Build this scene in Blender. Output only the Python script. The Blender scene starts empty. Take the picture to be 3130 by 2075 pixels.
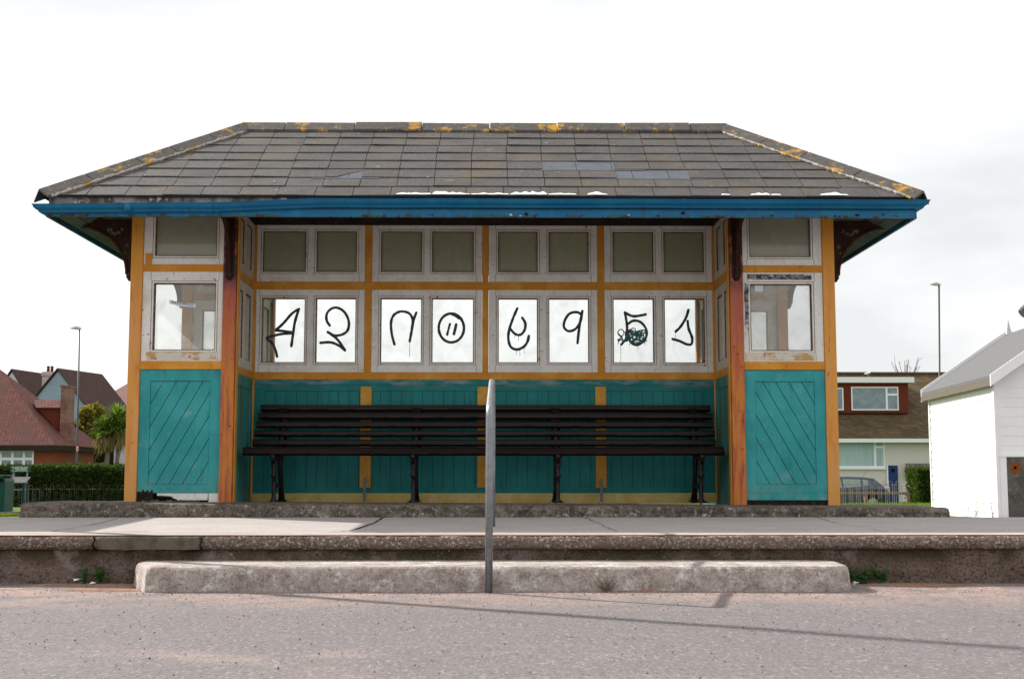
import bpy, math, random
from mathutils import Vector, noise
R = math.radians
random.seed(11)
sc = bpy.context.scene
col = sc.collection

# ------------------------------------------------------------------ camera
cam_data = bpy.data.cameras.new('camera')
cam = bpy.data.objects.new('camera', cam_data)
col.objects.link(cam)
sc.camera = cam
FPX, CU, CV = 4000.0, 1565.0, 1037.5            # measured on the 3130 px wide photograph
PITCH, YAW = math.atan(413 / FPX), R(0.6)
CAM = Vector((0, -11.33, 0.246))
cam_data.sensor_width = 36.0
cam_data.lens = FPX / 3130 * 36.0
cam_data.clip_start = 0.1
cam_data.clip_end = 5000
cam.location = CAM
cam.rotation_euler = (R(90) + PITCH, 0, -YAW)

# ------------------------------------------------------------------ world, sun, exposure
SUN_EL, SUN_AZ = R(36.3), math.atan2(-0.818, 0.575)
world = bpy.data.worlds.new('World')
sc.world = world
world.use_nodes = True
wn, wl = world.node_tree.nodes, world.node_tree.links
wn.clear()
wo = wn.new('ShaderNodeOutputWorld')
bg = wn.new('ShaderNodeBackground')
sky = wn.new('ShaderNodeTexSky')
sky.sky_type = 'NISHITA'
sky.sun_disc = False
sky.sun_elevation = SUN_EL
sky.sun_rotation = SUN_AZ
tc = wn.new('ShaderNodeTexCoord')
mp = wn.new('ShaderNodeMapping')
mp.inputs['Scale'].default_value = (1.0, 1.0, 3.2)
mp.inputs['Location'].default_value = (0.35, 0.0, 0.3)
nz = wn.new('ShaderNodeTexNoise')
nz.inputs['Scale'].default_value = 2.3
nz.inputs['Detail'].default_value = 6
nz.inputs['Roughness'].default_value = 0.5
cr = wn.new('ShaderNodeValToRGB')
cr.color_ramp.elements[0].position = 0.38
cr.color_ramp.elements[0].color = (6.35, 6.42, 6.5, 1)
cr.color_ramp.elements[1].position = 0.64
cr.color_ramp.elements[1].color = (9.6, 9.55, 9.45, 1)
mx = wn.new('ShaderNodeMix')
mx.data_type = 'RGBA'
mx.inputs[0].default_value = 0.93
wl.new(tc.outputs['Generated'], mp.inputs['Vector'])
wl.new(mp.outputs['Vector'], nz.inputs['Vector'])
wl.new(nz.outputs['Fac'], cr.inputs['Fac'])
wl.new(sky.outputs['Color'], mx.inputs[6])
wl.new(cr.outputs['Color'], mx.inputs[7])
wl.new(mx.outputs[2], bg.inputs['Color'])
bg.inputs['Strength'].default_value = 0.10
wl.new(bg.outputs['Background'], wo.inputs['Surface'])

sd = bpy.data.lights.new('sun', 'SUN')
sd.energy = 5.0
sd.angle = R(0.7)
sd.color = (1.0, 0.95, 0.88)
sun = bpy.data.objects.new('sun', sd)
col.objects.link(sun)
to_sun = Vector((math.sin(SUN_AZ) * math.cos(SUN_EL), math.cos(SUN_AZ) * math.cos(SUN_EL), math.sin(SUN_EL)))
sun.rotation_euler = to_sun.to_track_quat('Z', 'Y').to_euler()
sun.location = (-10, 10, 20)

sc.view_settings.view_transform = 'Standard'
sc.view_settings.look = 'None'
sc.view_settings.exposure = 0.48
sc.view_settings.gamma = 1
sc.cycles.max_bounces = 8
sc.cycles.transparent_max_bounces = 16

# ------------------------------------------------------------------ helpers
def at(u, v, Y):
    """point of the plane Y seen at pixel (u, v) of the 3130 x 2075 photograph"""
    fw = Vector((math.sin(YAW) * math.cos(PITCH), math.cos(YAW) * math.cos(PITCH), math.sin(PITCH)))
    rt = Vector((math.cos(YAW), -math.sin(YAW), 0))
    up = rt.cross(fw)
    d = fw + rt * ((u - CU) / FPX) + up * ((CV - v) / FPX)
    return CAM + d * ((Y - CAM.y) / d.y)

def tag(o, label=None, cat=None, group=None, kind=None):
    if label: o['label'] = label
    if cat: o['category'] = cat
    if group: o['group'] = group
    if kind: o['kind'] = kind
    return o

def empty(name, loc=(0, 0, 0), rz=0.0):
    o = bpy.data.objects.new(name, None)
    o.empty_display_size = 0.2
    o.location = loc
    o.rotation_euler.z = rz
    col.objects.link(o)
    return o

class MB:
    def __init__(s):
        s.v, s.f, s.m = [], [], []
    def add(s, vs, fs, m=0):
        b = len(s.v)
        s.v += [tuple(p) for p in vs]
        s.f += [tuple(i + b for i in f) for f in fs]
        s.m += [m] * len(fs)
        return s
    def box(s, x0, x1, y0, y1, z0, z1, m=0):
        if x0 > x1: x0, x1 = x1, x0
        if y0 > y1: y0, y1 = y1, y0
        if z0 > z1: z0, z1 = z1, z0
        vs = [(x, y, z) for z in (z0, z1) for y in (y0, y1) for x in (x0, x1)]
        return s.add(vs, [(0, 2, 3, 1), (4, 5, 7, 6), (0, 1, 5, 4), (1, 3, 7, 5), (3, 2, 6, 7), (2, 0, 4, 6)], m)
    def prism(s, pts, a, b, axis='y', m=0):
        """polygon extruded; pts are the two other coordinates in order"""
        n = len(pts)
        def mk(p, t):
            if axis == 'y': return (p[0], t, p[1])
            if axis == 'x': return (t, p[0], p[1])
            return (p[0], p[1], t)
        vs = [mk(p, a) for p in pts] + [mk(p, b) for p in pts]
        fs = [tuple(range(n)), tuple(range(2 * n - 1, n - 1, -1))]
        fs += [(i, i + n, (i + 1) % n + n, (i + 1) % n) for i in range(n)]
        return s.add(vs, fs, m)
    def tube(s, pts, rad, n=10, m=0, cap=True):
        pts = [Vector(p) for p in pts]
        rads = rad if isinstance(rad, (list, tuple)) else [rad] * len(pts)
        vs, ref = [], None
        for i, p in enumerate(pts):
            t = (pts[min(i + 1, len(pts) - 1)] - pts[max(i - 1, 0)]).normalized()
            if ref is None:
                ref = Vector((0, 0, 1)) if abs(t.z) < 0.9 else Vector((1, 0, 0))
            a = t.cross(ref).normalized()
            b = a.cross(t).normalized()
            ref = b
            for k in range(n):
                an = 2 * math.pi * k / n
                vs.append(p + (a * math.cos(an) + b * math.sin(an)) * rads[i])
        fs = []
        for i in range(len(pts) - 1):
            for k in range(n):
                fs.append((i * n + k, i * n + (k + 1) % n, (i + 1) * n + (k + 1) % n, (i + 1) * n + k))
        if cap:
            fs.append(tuple(range(n - 1, -1, -1)))
            fs.append(tuple((len(pts) - 1) * n + k for k in range(n)))
        return s.add(vs, fs, m)
    def lathe(s, prof, cx, cy, n=14, m=0):
        vs, fs = [], []
        for r, z in prof:
            for k in range(n):
                an = 2 * math.pi * k / n
                vs.append((cx + r * math.cos(an), cy + r * math.sin(an), z))
        for i in range(len(prof) - 1):
            for k in range(n):
                fs.append((i * n + k, i * n + (k + 1) % n, (i + 1) * n + (k + 1) % n, (i + 1) * n + k))
        fs.append(tuple(range(n - 1, -1, -1)))
        fs.append(tuple((len(prof) - 1) * n + k for k in range(n)))
        return s.add(vs, fs, m)
    def quad(s, a, b, c, d, m=0):
        return s.add([a, b, c, d], [(0, 1, 2, 3)], m)
    def jitter(s, amp, sc_=3.0):
        s.v = [tuple(Vector(p) + noise.noise_vector(Vector(p) * sc_) * amp) for p in s.v]
        return s
    def build(s, name, mats, parent=None, smooth=False, bevel=0.0, fix=True):
        me = bpy.data.meshes.new(name)
        me.from_pydata(s.v, [], s.f)
        if not isinstance(mats, (list, tuple)): mats = [mats]
        for m in mats: me.materials.append(m)
        me.polygons.foreach_set('material_index', s.m)
        if smooth: me.polygons.foreach_set('use_smooth', [True] * len(s.f))
        me.update()
        if fix and len(s.f) < 4000:
            import bmesh
            bm = bmesh.new(); bm.from_mesh(me)
            bmesh.ops.recalc_face_normals(bm, faces=bm.faces)
            bm.to_mesh(me); bm.free()
        o = bpy.data.objects.new(name, me)
        col.objects.link(o)
        if parent: o.parent = parent
        if bevel:
            b = o.modifiers.new('bevel', 'BEVEL')
            b.width = bevel; b.segments = 2; b.limit_method = 'ANGLE'; b.angle_limit = R(50)
        return o

# ------------------------------------------------------------------ materials
def mat(name, base, rough=0.7, layers=(), bump=(), spec=0.15, metal=0.0, island=0.0, coord='Object', world=False):
    """layers: (scale, colour, lo, hi[, dict(stretch, zlo, zhi, detail, seed, axis)])"""
    m = bpy.data.materials.new(name)
    m.use_nodes = True
    N, L = m.node_tree.nodes, m.node_tree.links
    b = N['Principled BSDF']
    b.inputs['Roughness'].default_value = rough
    b.inputs['Specular IOR Level'].default_value = spec
    b.inputs['Metallic'].default_value = metal
    if world:
        vec = N.new('ShaderNodeNewGeometry').outputs['Position']
    else:
        vec = N.new('ShaderNodeTexCoord').outputs[coord]
    sep = N.new('ShaderNodeSeparateXYZ'); L.new(vec, sep.inputs[0])
    rgb = N.new('ShaderNodeRGB'); rgb.outputs[0].default_value = (*base, 1)
    cur = rgb.outputs[0]
    for ly in layers:
        s_, c_, lo, hi = ly[:4]
        o = ly[4] if len(ly) > 4 else {}
        mpn = N.new('ShaderNodeMapping')
        mpn.inputs['Scale'].default_value = o.get('stretch', (1, 1, 1))
        sd_ = o.get('seed', random.random() * 50)
        mpn.inputs['Location'].default_value = (sd_, sd_ * .7, sd_ * .3)
        L.new(vec, mpn.inputs['Vector'])
        if o.get('vor'):
            t = N.new('ShaderNodeTexVoronoi'); t.inputs['Scale'].default_value = s_
            out = t.outputs['Distance']
        else:
            t = N.new('ShaderNodeTexNoise'); t.inputs['Scale'].default_value = s_
            t.inputs['Detail'].default_value = o.get('detail', 5)
            t.inputs['Roughness'].default_value = o.get('nrough', 0.6)
            t.inputs['Distortion'].default_value = o.get('dist', 0.0)
            out = t.outputs['Fac']
        L.new(mpn.outputs[0], t.inputs['Vector'])
        mr = N.new('ShaderNodeMapRange')
        mr.inputs['From Min'].default_value = lo; mr.inputs['From Max'].default_value = hi
        L.new(out, mr.inputs['Value'])
        fac = mr.outputs[0]
        if 'zlo' in o:                              # fades in from zlo to zhi along an axis
            m2 = N.new('ShaderNodeMapRange')
            m2.inputs['From Min'].default_value = o['zlo']; m2.inputs['From Max'].default_value = o['zhi']
            L.new(sep.outputs[o.get('axis', 2)], m2.inputs['Value'])
            mu = N.new('ShaderNodeMath'); mu.operation = 'MULTIPLY'
            L.new(fac, mu.inputs[0]); L.new(m2.outputs[0], mu.inputs[1]); fac = mu.outputs[0]
        if 'amt' in o:
            mu = N.new('ShaderNodeMath'); mu.operation = 'MULTIPLY'
            L.new(fac, mu.inputs[0]); mu.inputs[1].default_value = o['amt']; fac = mu.outputs[0]
        mi = N.new('ShaderNodeMix'); mi.data_type = 'RGBA'
        L.new(fac, mi.inputs[0]); L.new(cur, mi.inputs[6]); mi.inputs[7].default_value = (*c_, 1)
        cur = mi.outputs[2]
    if island:
        g = N.new('ShaderNodeNewGeometry')
        mr = N.new('ShaderNodeMapRange')
        mr.inputs['To Min'].default_value = 1 - island; mr.inputs['To Max'].default_value = 1 + island
        L.new(g.outputs['Random Per Island'], mr.inputs['Value'])
        hs = N.new('ShaderNodeHueSaturation')
        L.new(mr.outputs[0], hs.inputs['Value']); L.new(cur, hs.inputs['Color']); cur = hs.outputs[0]
    L.new(cur, b.inputs['Base Color'])
    prev = None
    for bp in bump:                                 # (scale, strength, distance[, stretch])
        t = N.new('ShaderNodeTexNoise'); t.inputs['Scale'].default_value = bp[0]; t.inputs['Detail'].default_value = 6
        mpn = N.new('ShaderNodeMapping')
        mpn.inputs['Scale'].default_value = bp[3] if len(bp) > 3 else (1, 1, 1)
        L.new(vec, mpn.inputs['Vector']); L.new(mpn.outputs[0], t.inputs['Vector'])
        bn = N.new('ShaderNodeBump'); bn.inputs['Strength'].default_value = bp[1]; bn.inputs['Distance'].default_value = bp[2]
        L.new(t.outputs['Fac'], bn.inputs['Height'])
        if prev: L.new(prev, bn.inputs['Normal'])
        prev = bn.outputs[0]
    if prev: L.new(prev, b.inputs['Normal'])
    return m

def leafmat(name, c, island=.4):
    m = mat(name, c, .6, spec=.12, island=island)
    N, L = m.node_tree.nodes, m.node_tree.links
    b = N['Principled BSDF']; out = N['Material Output']
    t = N.new('ShaderNodeBsdfTranslucent'); src = b.inputs['Base Color'].links[0].from_socket
    g_ = N.new('ShaderNodeMix'); g_.data_type = 'RGBA'; g_.blend_type = 'MULTIPLY'; g_.inputs[0].default_value = 1
    g_.inputs[7].default_value = (1.5, 1.45, .8, 1)
    L.new(src, g_.inputs[6]); L.new(g_.outputs[2], t.inputs[0])
    ms = N.new('ShaderNodeMixShader'); ms.inputs[0].default_value = .38
    L.new(b.outputs[0], ms.inputs[1]); L.new(t.outputs[0], ms.inputs[2]); L.new(ms.outputs[0], out.inputs['Surface'])
    return m

def glass(name, clear=0.86, dirt=(0.75, 0.75, 0.72), tint=(0.97, 0.98, 0.97), smear=0.25, tw=0.6, zd=None):
    m = bpy.data.materials.new(name); m.use_nodes = True
    N, L = m.node_tree.nodes, m.node_tree.links
    N.clear()
    out = N.new('ShaderNodeOutputMaterial')
    tr = N.new('ShaderNodeBsdfTransparent'); tr.inputs[0].default_value = (*tint, 1)
    di = N.new('ShaderNodeBsdfDiffuse'); di.inputs[0].default_value = (*dirt, 1)
    tl = N.new('ShaderNodeBsdfTranslucent'); tl.inputs[0].default_value = (*dirt, 1)
    ds = N.new('ShaderNodeMixShader'); ds.inputs[0].default_value = tw
    L.new(di.outputs[0], ds.inputs[1]); L.new(tl.outputs[0], ds.inputs[2])
    gl = N.new('ShaderNodeBsdfGlossy'); gl.inputs['Roughness'].default_value = 0.08
    co = N.new('ShaderNodeTexCoord')
    nz_ = N.new('ShaderNodeTexNoise'); nz_.inputs['Scale'].default_value = 5; nz_.inputs['Detail'].default_value = 7
    nz_.inputs['Distortion'].default_value = 0.8
    L.new(co.outputs['Object'], nz_.inputs['Vector'])
    mr = N.new('ShaderNodeMapRange'); mr.inputs['From Min'].default_value = 0.45; mr.inputs['From Max'].default_value = 0.72
    mr.inputs['To Min'].default_value = 1 - clear; mr.inputs['To Max'].default_value = 1 - clear + smear
    L.new(nz_.outputs['Fac'], mr.inputs['Value'])
    if zd:                                          # less clear and paler towards the bottom of the pane
        sp = N.new('ShaderNodeSeparateXYZ'); L.new(co.outputs['Object'], sp.inputs[0])
        m3 = N.new('ShaderNodeMapRange'); m3.inputs['From Min'].default_value = zd[1]; m3.inputs['From Max'].default_value = zd[0]; m3.inputs['To Max'].default_value = .30
        L.new(sp.outputs[2], m3.inputs['Value'])
        a_ = N.new('ShaderNodeMath'); a_.operation = 'ADD'; a_.use_clamp = True
        L.new(mr.outputs[0], a_.inputs[0]); L.new(m3.outputs[0], a_.inputs[1]); mr = a_
    m1 = N.new('ShaderNodeMixShader')
    L.new(mr.outputs[0], m1.inputs[0]); L.new(tr.outputs[0], m1.inputs[1]); L.new(ds.outputs[0], m1.inputs[2])
    fr = N.new('ShaderNodeFresnel'); fr.inputs[0].default_value = 1.45
    m2 = N.new('ShaderNodeMixShader')
    L.new(fr.outputs[0], m2.inputs[0]); L.new(m1.outputs[0], m2.inputs[1]); L.new(gl.outputs[0], m2.inputs[2])
    L.new(m2.outputs[0], out.inputs['Surface'])
    return m

GR = (.6, 0, .6)
wood_b = [(60, .25, .002, (1, 1, .08)), (9, .2, .003)]
TEAL = (.028, .275, .285)
M = {}
M['teal'] = mat('teal_paint', TEAL, .55, [
    (3, (.045, .335, .345), .42, .62), (14, (.018, .21, .20), .55, .75, dict(stretch=(1, 1, .25))),
    (40, (.10, .34, .32), .62, .74, dict(amt=.5)), (9, (.13, .33, .30), .40, .62, dict(zlo=.30, zhi=.05, amt=.8)), (7, (.20, .40, .38), .62, .72, dict(amt=.5)), (26, (.16, .13, .09), .68, .71),
    (55, (.04, .06, .05), .70, .76, dict(amt=.7))], wood_b, .2)
M['teal_shade'] = mat('teal_paint_shaded', (.008, .16, .155), .5, [  # same teal, darkened to paint in the shade of the seat recess
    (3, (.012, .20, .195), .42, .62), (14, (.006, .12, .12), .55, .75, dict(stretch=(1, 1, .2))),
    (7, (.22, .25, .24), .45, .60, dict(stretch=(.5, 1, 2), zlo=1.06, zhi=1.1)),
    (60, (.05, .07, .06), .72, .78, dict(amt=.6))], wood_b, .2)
M['teal_dirty'] = mat('teal_paint_dirty', (.03, .26, .24), .6, [
    (5, (.10, .10, .05), .42, .62, dict(stretch=(1, 1, .25), amt=.8)), (3, (.13, .28, .26), .5, .7, dict(zlo=.5, zhi=.1))], wood_b, .3)
M['yellow'] = mat('yellow_paint', (.58, .235, .020), .55, [
    (4, (.68, .34, .06), .45, .65), (25, (.42, .16, .015), .58, .75, dict(stretch=(1, 1, .15), amt=.8)),
    (18, (.30, .10, .03), .66, .72, dict(amt=.8)), (70, (.12, .05, .02), .72, .78)], wood_b, .2)
M['yellow_post'] = mat('yellow_post_paint', (.66, .29, .040), .55, [
    (3, (.70, .33, .075), .42, .62, dict(stretch=(1, 1, .5))),
    (7, (.58, .175, .035), .46, .62, dict(stretch=(2, 2, .25), zlo=2.1, zhi=1.85, amt=.65)),
    (5, (.66, .33, .12), .46, .6, dict(stretch=(3, 3, .2), zlo=2.1, zhi=1.5, amt=.7)),
    (30, (.33, .12, .03), .62, .72, dict(stretch=(1, 1, .2))), (22, (.10, .03, .02), .70, .74)], wood_b, .2)
M['mustard'] = mat('mustard_batten_paint', (.52, .24, .025), .6, [
    (9, (.58, .32, .06), .45, .65), (40, (.34, .15, .02), .6, .75, dict(amt=.6))], wood_b, .3)
M['skirt'] = mat('skirting_paint', (.55, .38, .10), .6, [
    (9, (.62, .48, .20), .42, .62), (30, (.25, .16, .05), .6, .72)], wood_b, .3)
M['red'] = mat('red_post_paint', (.38, .064, .034), .5, [
    (2.6, (.34, .070, .050), .42, .6, dict(stretch=(2, 2, 1))),
    (5, (.52, .17, .022), .36, .52, dict(stretch=(5, 1, .45), zlo=1.9, zhi=1.1)),
    (30, (.50, .16, .03), .54, .66, dict(stretch=(1, 1, .02), amt=.4)),
    (40, (.20, .03, .025), .56, .70, dict(stretch=(1, 1, .1), amt=.8)),
    (9, (.035, .012, .015), .36, .5, dict(zlo=1.80, zhi=1.98)),
    (16, (.07, .02, .015), .70, .74)], wood_b, .4)
M['white'] = mat('weathered_white_paint', (.79, .775, .735), .6, [
    (5, (.71, .69, .64), .45, .65), (22, (.46, .34, .20), .56, .74, dict(stretch=(1, 1, .3), amt=.4)), (3, (.60, .50, .36), .52, .66, dict(amt=.5)),
    (30, (.66, .62, .55), .55, .7), (24, (.30, .12, .04), .66, .70), (90, (.20, .13, .08), .73, .78)], wood_b, .2)
M['white_rot'] = mat('rotten_white_paint', (.64, .58, .48), .65, [
    (8, (.52, .30, .12), .52, .62, dict(stretch=(1, 1, 1.5))), (12, (.45, .13, .03), .60, .67),
    (20, (.30, .28, .27), .6, .68, dict(stretch=(.5, 1, 3)))], [(25, .5, .004, (1, 1, 2))], .3)
M['white_peel'] = mat('peeled_grey_wood', (.24, .24, .25), .75, [
    (24, (.05, .05, .055), .46, .56, dict(stretch=(.8, 1, 1.4))), (26, (.62, .60, .56), .56, .62, dict(stretch=(.6, 1, 2)))], [(40, .5, .003, (.2, 1, 3))], .2)
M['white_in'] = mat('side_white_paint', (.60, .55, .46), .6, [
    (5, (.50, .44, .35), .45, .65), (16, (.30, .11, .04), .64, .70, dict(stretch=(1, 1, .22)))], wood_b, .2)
M['bead'] = mat('brown_bead', (.10, .055, .028), .7, [(30, (.20, .13, .08), .45, .6)], (), .2)
M['dark'] = mat('dark_rot_and_shadow_line', (.018, .014, .012), .9, [(30, (.06, .045, .03), .5, .7)], [(40, .6, .01)], .1)
M['glass'] = glass('pane_glass', .93, (.93, .92, .88), smear=.10, tw=.85)
M['glass_hi'] = glass('dirty_pane_glass', .33, (.60, .585, .49), (.9, .88, .82), .16, .55, (2.15, 2.27))
M['glass_side'] = glass('smeared_pane_glass', .80, (.93, .92, .90), smear=.14, tw=.8)
M['blue'] = mat('blue_gutter_paint', (.004, .125, .27), .45, [
    (2.5, (.008, .155, .31), .42, .62, dict(stretch=(1, 1, .5))), (9, (.012, .19, .28), .55, .7, dict(stretch=(1, 1, .4), amt=.8)),
    (20, (.05, .09, .10), .60, .74, dict(amt=.6)),
    (9, (.04, .07, .05), .44, .56, dict(zlo=2.405, zhi=2.376)), (16, (.05, .014, .01), .56, .59, dict(zlo=2.405, zhi=2.385)), (5, (.035, .08, .06), .60, .68, dict(stretch=(3, 1, .3), amt=.7)),
    (60, (.5, .48, .44), .74, .77)], [(30, .2, .002)], .25)
M['eave'] = mat('dirty_eave_board', (.30, .28, .27), .8, [
    (6, (.10, .07, .055), .42, .58, dict(stretch=(1, 1, .6))), (18, (.24, .08, .02), .60, .68), (12, (.55, .54, .53), .6, .68),
    (3, (.05, .035, .03), .2, .4, dict(axis=0, zlo=-1.7, zhi=-1.2))], [(25, .5, .004)], .2)
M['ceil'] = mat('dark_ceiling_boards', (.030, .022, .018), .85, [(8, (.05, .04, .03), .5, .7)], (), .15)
M['soffit'] = mat('green_soffit_boards', (.085, .115, .095), .75, [
    (6, (.05, .07, .06), .45, .65), (20, (.10, .05, .02), .64, .70)], wood_b, .2)
M['iron'] = mat('rusty_iron_bracket', (.028, .010, .007), .7, [
    (9, (.05, .018, .009), .45, .65), (50, (.15, .07, .04), .62, .72)], [(60, .4, .003)], .15)
M['slate'] = mat('slate', (.100, .095, .094), .62, [
    (4, (.082, .074, .070), .42, .62), (45, (.050, .045, .040), .48, .66), (110, (.24, .23, .21), .60, .70, dict(amt=.7)),
    (2.4, (.36, .19, .03), .635, .70, dict(amt=.8, detail=9, nrough=.7)), (22, (.50, .49, .45), .70, .74), (2.2, (.13, .10, .065), .50, .66, dict(amt=.6))],
    [(30, .35, .004), (8, .2, .004)], .2, island=.08)
M['slate_new'] = mat('clean_blue_slate', (.10, .112, .135), .5, [(6, (.075, .085, .105), .45, .65)], [(30, .15, .002)], .3)
M['slate_edge'] = mat('dark_slate_bed', (.03, .027, .025), .9)
M['hip'] = mat('hip_tile', (.095, .085, .078), .75, [
    (20, (.062, .056, .052), .45, .68), (4.2, (.52, .27, .02), .545, .61, dict(detail=10, nrough=.75)),
    (60, (.20, .18, .16), .62, .72), (9, (.20, .17, .07), .58, .68, dict(amt=.6))], [(40, .5, .005)], .3, island=.06)
M['mortar'] = mat('hip_mortar', (.45, .42, .38), .9, [(30, (.2, .18, .15), .5, .62), (6, (.5, .3, .04), .56, .62)], [(50, .8, .01)], .2)
M['lime'] = mat('white_lime_mortar', (.80, .79, .77), .8, [(30, (.6, .59, .57), .55, .7)], [(30, .5, .005)], .2)
M['bench'] = mat('dark_brown_bench_paint', (.0055, .002, .0018), .42, [
    (12, (.011, .004, .0035), .45, .65, dict(stretch=(.1, 1, 1))), (70, (.14, .09, .07), .72, .78, dict(stretch=(.3, 1, 1)))], [(50, .2, .002, (.06, 1, 1))], .22)
M['edge_glint'] = mat('slat_edge_highlight', (.10, .060, .050), .35, [(14, (.022, .010, .008), .50, .60, dict(stretch=(.6, 1, 1)))], (), .4)  # lighter brown strip, paints a highlight along each slat edge
M['bench_iron'] = mat('black_cast_iron', (.009, .007, .008), .42, [(30, (.025, .02, .022), .5, .7)], [(50, .3, .003)], .3)
M['steel'] = mat('galvanised_steel', (.27, .285, .30), .45, [(14, (.20, .215, .23), .45, .65), (60, (.36, .375, .39), .58, .7)], [(60, .1, .001)], .5, metal=.75)
M['rail'] = mat('dull_railing_paint', (.26, .25, .22), .7, [(9, (.12, .08, .05), .5, .65)])
M['boardgrey'] = mat('dull_grey_panel', (.085, .09, .095), .8, [(8, (.12, .125, .13), .5, .7)])
M['lead'] = mat('grey_flat_bar', (.14, .16, .18), .6, [(30, (.22, .24, .26), .5, .7)], (), .4, metal=.3)
M['ink'] = mat('dark_green_marker_ink', (.016, .035, .034), .5, [(25, (.05, .09, .085), .55, .7)], (), .3)
M['ink_teal'] = mat('teal_marker_ink', (.012, .11, .10), .5, [(20, (.03, .18, .16), .5, .7)], (), .3)
M['ink_purple'] = mat('purple_marker_ink', (.06, .02, .12), .5, (), (), .3)
M['paper'] = mat('paper_sticker', (.62, .66, .72), .8, [(60, (.3, .3, .33), .6, .7, dict(stretch=(.5, 1, 1.5)))], (), .2)
CONC = [(9, (.27, .23, .20), .42, .62), (75, (.08, .06, .05), .50, .62), (50, (.48, .45, .42), .60, .68), (110, (.07, .055, .05), .64, .72), (75, (.55, .53, .50), .66, .74)]
M['concrete'] = mat('weathered_concrete', (.26, .23, .215), .9, CONC, [(30, .9, .02), (110, .7, .006)], .2)
M['concrete_slab'] = mat('lichened_concrete', (.140, .115, .095), .9, [
    (2.5, (.22, .185, .15), .42, .60, dict(detail=8)), (9, (.050, .036, .027), .45, .60, dict(nrough=.85, detail=12)), (45, (.040, .030, .023), .50, .64, dict(nrough=.8)),
    (9, (.50, .48, .45), .57, .62, dict(stretch=(1, 1, 2.2), zlo=-.02, zhi=-.06, detail=12, nrough=.8)), (22, (.42, .40, .37), .57, .66, dict(nrough=.85)), (80, (.30, .28, .25), .62, .70)],
    [(60, .6, .008), (14, .4, .015)], .15)
M['nose'] = mat('worn_kerb_concrete', (.25, .185, .155), .9, [
    (6, (.17, .12, .095), .42, .62), (60, (.070, .048, .037), .42, .62, dict(nrough=.8)), (50, (.62, .57, .53), .53, .66, dict(nrough=.8)), (3, (.15, .11, .08), .52, .62, dict(amt=.7)), (140, (.045, .03, .025), .60, .7)], [(45, 1.0, .02), (130, .6, .006)], .2)
M['nose_patch'] = mat('grey_repair_concrete', (.13, .11, .085), .9, [(14, (.085, .07, .052), .45, .65), (80, (.24, .22, .19), .62, .72)], [(50, .6, .01)], .2)
M['wall'] = mat('mossy_rubble_wall', (.185, .133, .112), .9, [
    (5, (.135, .095, .076), .42, .6), (3, (.045, .037, .010), .36, .52, dict(zlo=-.34, zhi=-.24)), (60, (.055, .040, .033), .50, .64), (22, (.36, .33, .30), .68, .71),
    (90, (.30, .27, .25), .64, .70), (4, (.21, .17, .155), .58, .68)], [(22, 1.0, .03), (90, .7, .008)], .2)
M['step'] = mat('step_concrete', (.36, .300, .270), .9, [
    (3, (.44, .39, .36), .40, .62, dict(detail=8)), (7, (.20, .160, .138), .48, .62, dict(nrough=.85, detail=12)), (38, (.13, .10, .085), .50, .68, dict(nrough=.8, detail=8)),
    (8, (.66, .63, .61), .52, .62, dict(nrough=.85, detail=12)), (90, (.60, .56, .54), .60, .70), (80, (.07, .05, .042), .62, .70)],
    [(70, .5, .006), (14, .3, .012)], .15)
M['pave'] = mat('pavement_screed', (.41, .375, .355), .88, [
    (3, (.37, .335, .32), .42, .62), (90, (.24, .215, .205), .50, .66), (160, (.16, .14, .135), .66, .74)], [(90, .25, .003)], .2, world=True)
M['pave_edge'] = mat('pinkish_kerb_top', (.36, .27, .23), .88, [
    (5, (.46, .39, .35), .45, .6, dict(stretch=(.3, 3, 1))), (50, (.26, .19, .17), .5, .66, dict(stretch=(.25, 2, 1))), (120, (.16, .12, .11), .66, .72)], [(60, .6, .006)], .2, world=True)
M['road'] = mat('pinkish_asphalt', (.165, .150, .153), .9, [
    (.9, (.27, .215, .20), .54, .70, dict(detail=9, nrough=.7, stretch=(.7, 1.3, 1), seed=3.1, amt=.8)),
    (2.2, (.40, .27, .225), .34, .62, dict(axis=1, zlo=-4.7, zhi=-3.5, detail=9, nrough=.75)),
    (3.5, (.165, .148, .150), .48, .66), (42, (.125, .11, .11), .50, .62, dict(nrough=.85, detail=8, stretch=(1, .4, 1))), (46, (.31, .28, .27), .53, .63, dict(nrough=.85, detail=8, stretch=(1, .4, 1))),
    (75, (.05, .042, .042), .58, .64, dict(nrough=.8, stretch=(1, .5, 1))), (70, (.60, .56, .54), .64, .68, dict(nrough=.8, stretch=(1, .5, 1)))], [(70, .6, .006), (2, .3, .05)], .15, world=True)
M['sand'] = mat('orange_grit', (.26, .15, .105), .95, [(30, (.17, .10, .075), .5, .65), (90, (.38, .27, .21), .6, .7)], [(60, .8, .008)], .1)
M['lawn'] = mat('lawn', (.10, .15, .03), .95, [(.6, (.15, .19, .05), .45, .65), (8, (.06, .10, .02), .5, .7), (40, (.18, .22, .07), .55, .7)], [(20, 1, .08)], .1, world=True)
M['gravel'] = mat('old_tarmac', (.26, .24, .235), .95, [(20, (.20, .185, .18), .5, .7)], (), .1)
M['blade'] = leafmat('grass_blade', (.12, .19, .035))
M['leaf_hedge'] = leafmat('hedge_leaf', (.032, .060, .008))
M['leaf_hedge2'] = leafmat('privet_leaf', (.045, .080, .010))
M['leaf_palm'] = leafmat('palm_leaf', (.125, .205, .030))
M['leaf_dry'] = leafmat('dry_palm_leaf', (.24, .20, .09))
M['leaf_olive'] = leafmat('olive_leaf', (.165, .150, .030))
M['leaf_weed'] = leafmat('weed_leaf', (.045, .12, .03))
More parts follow.
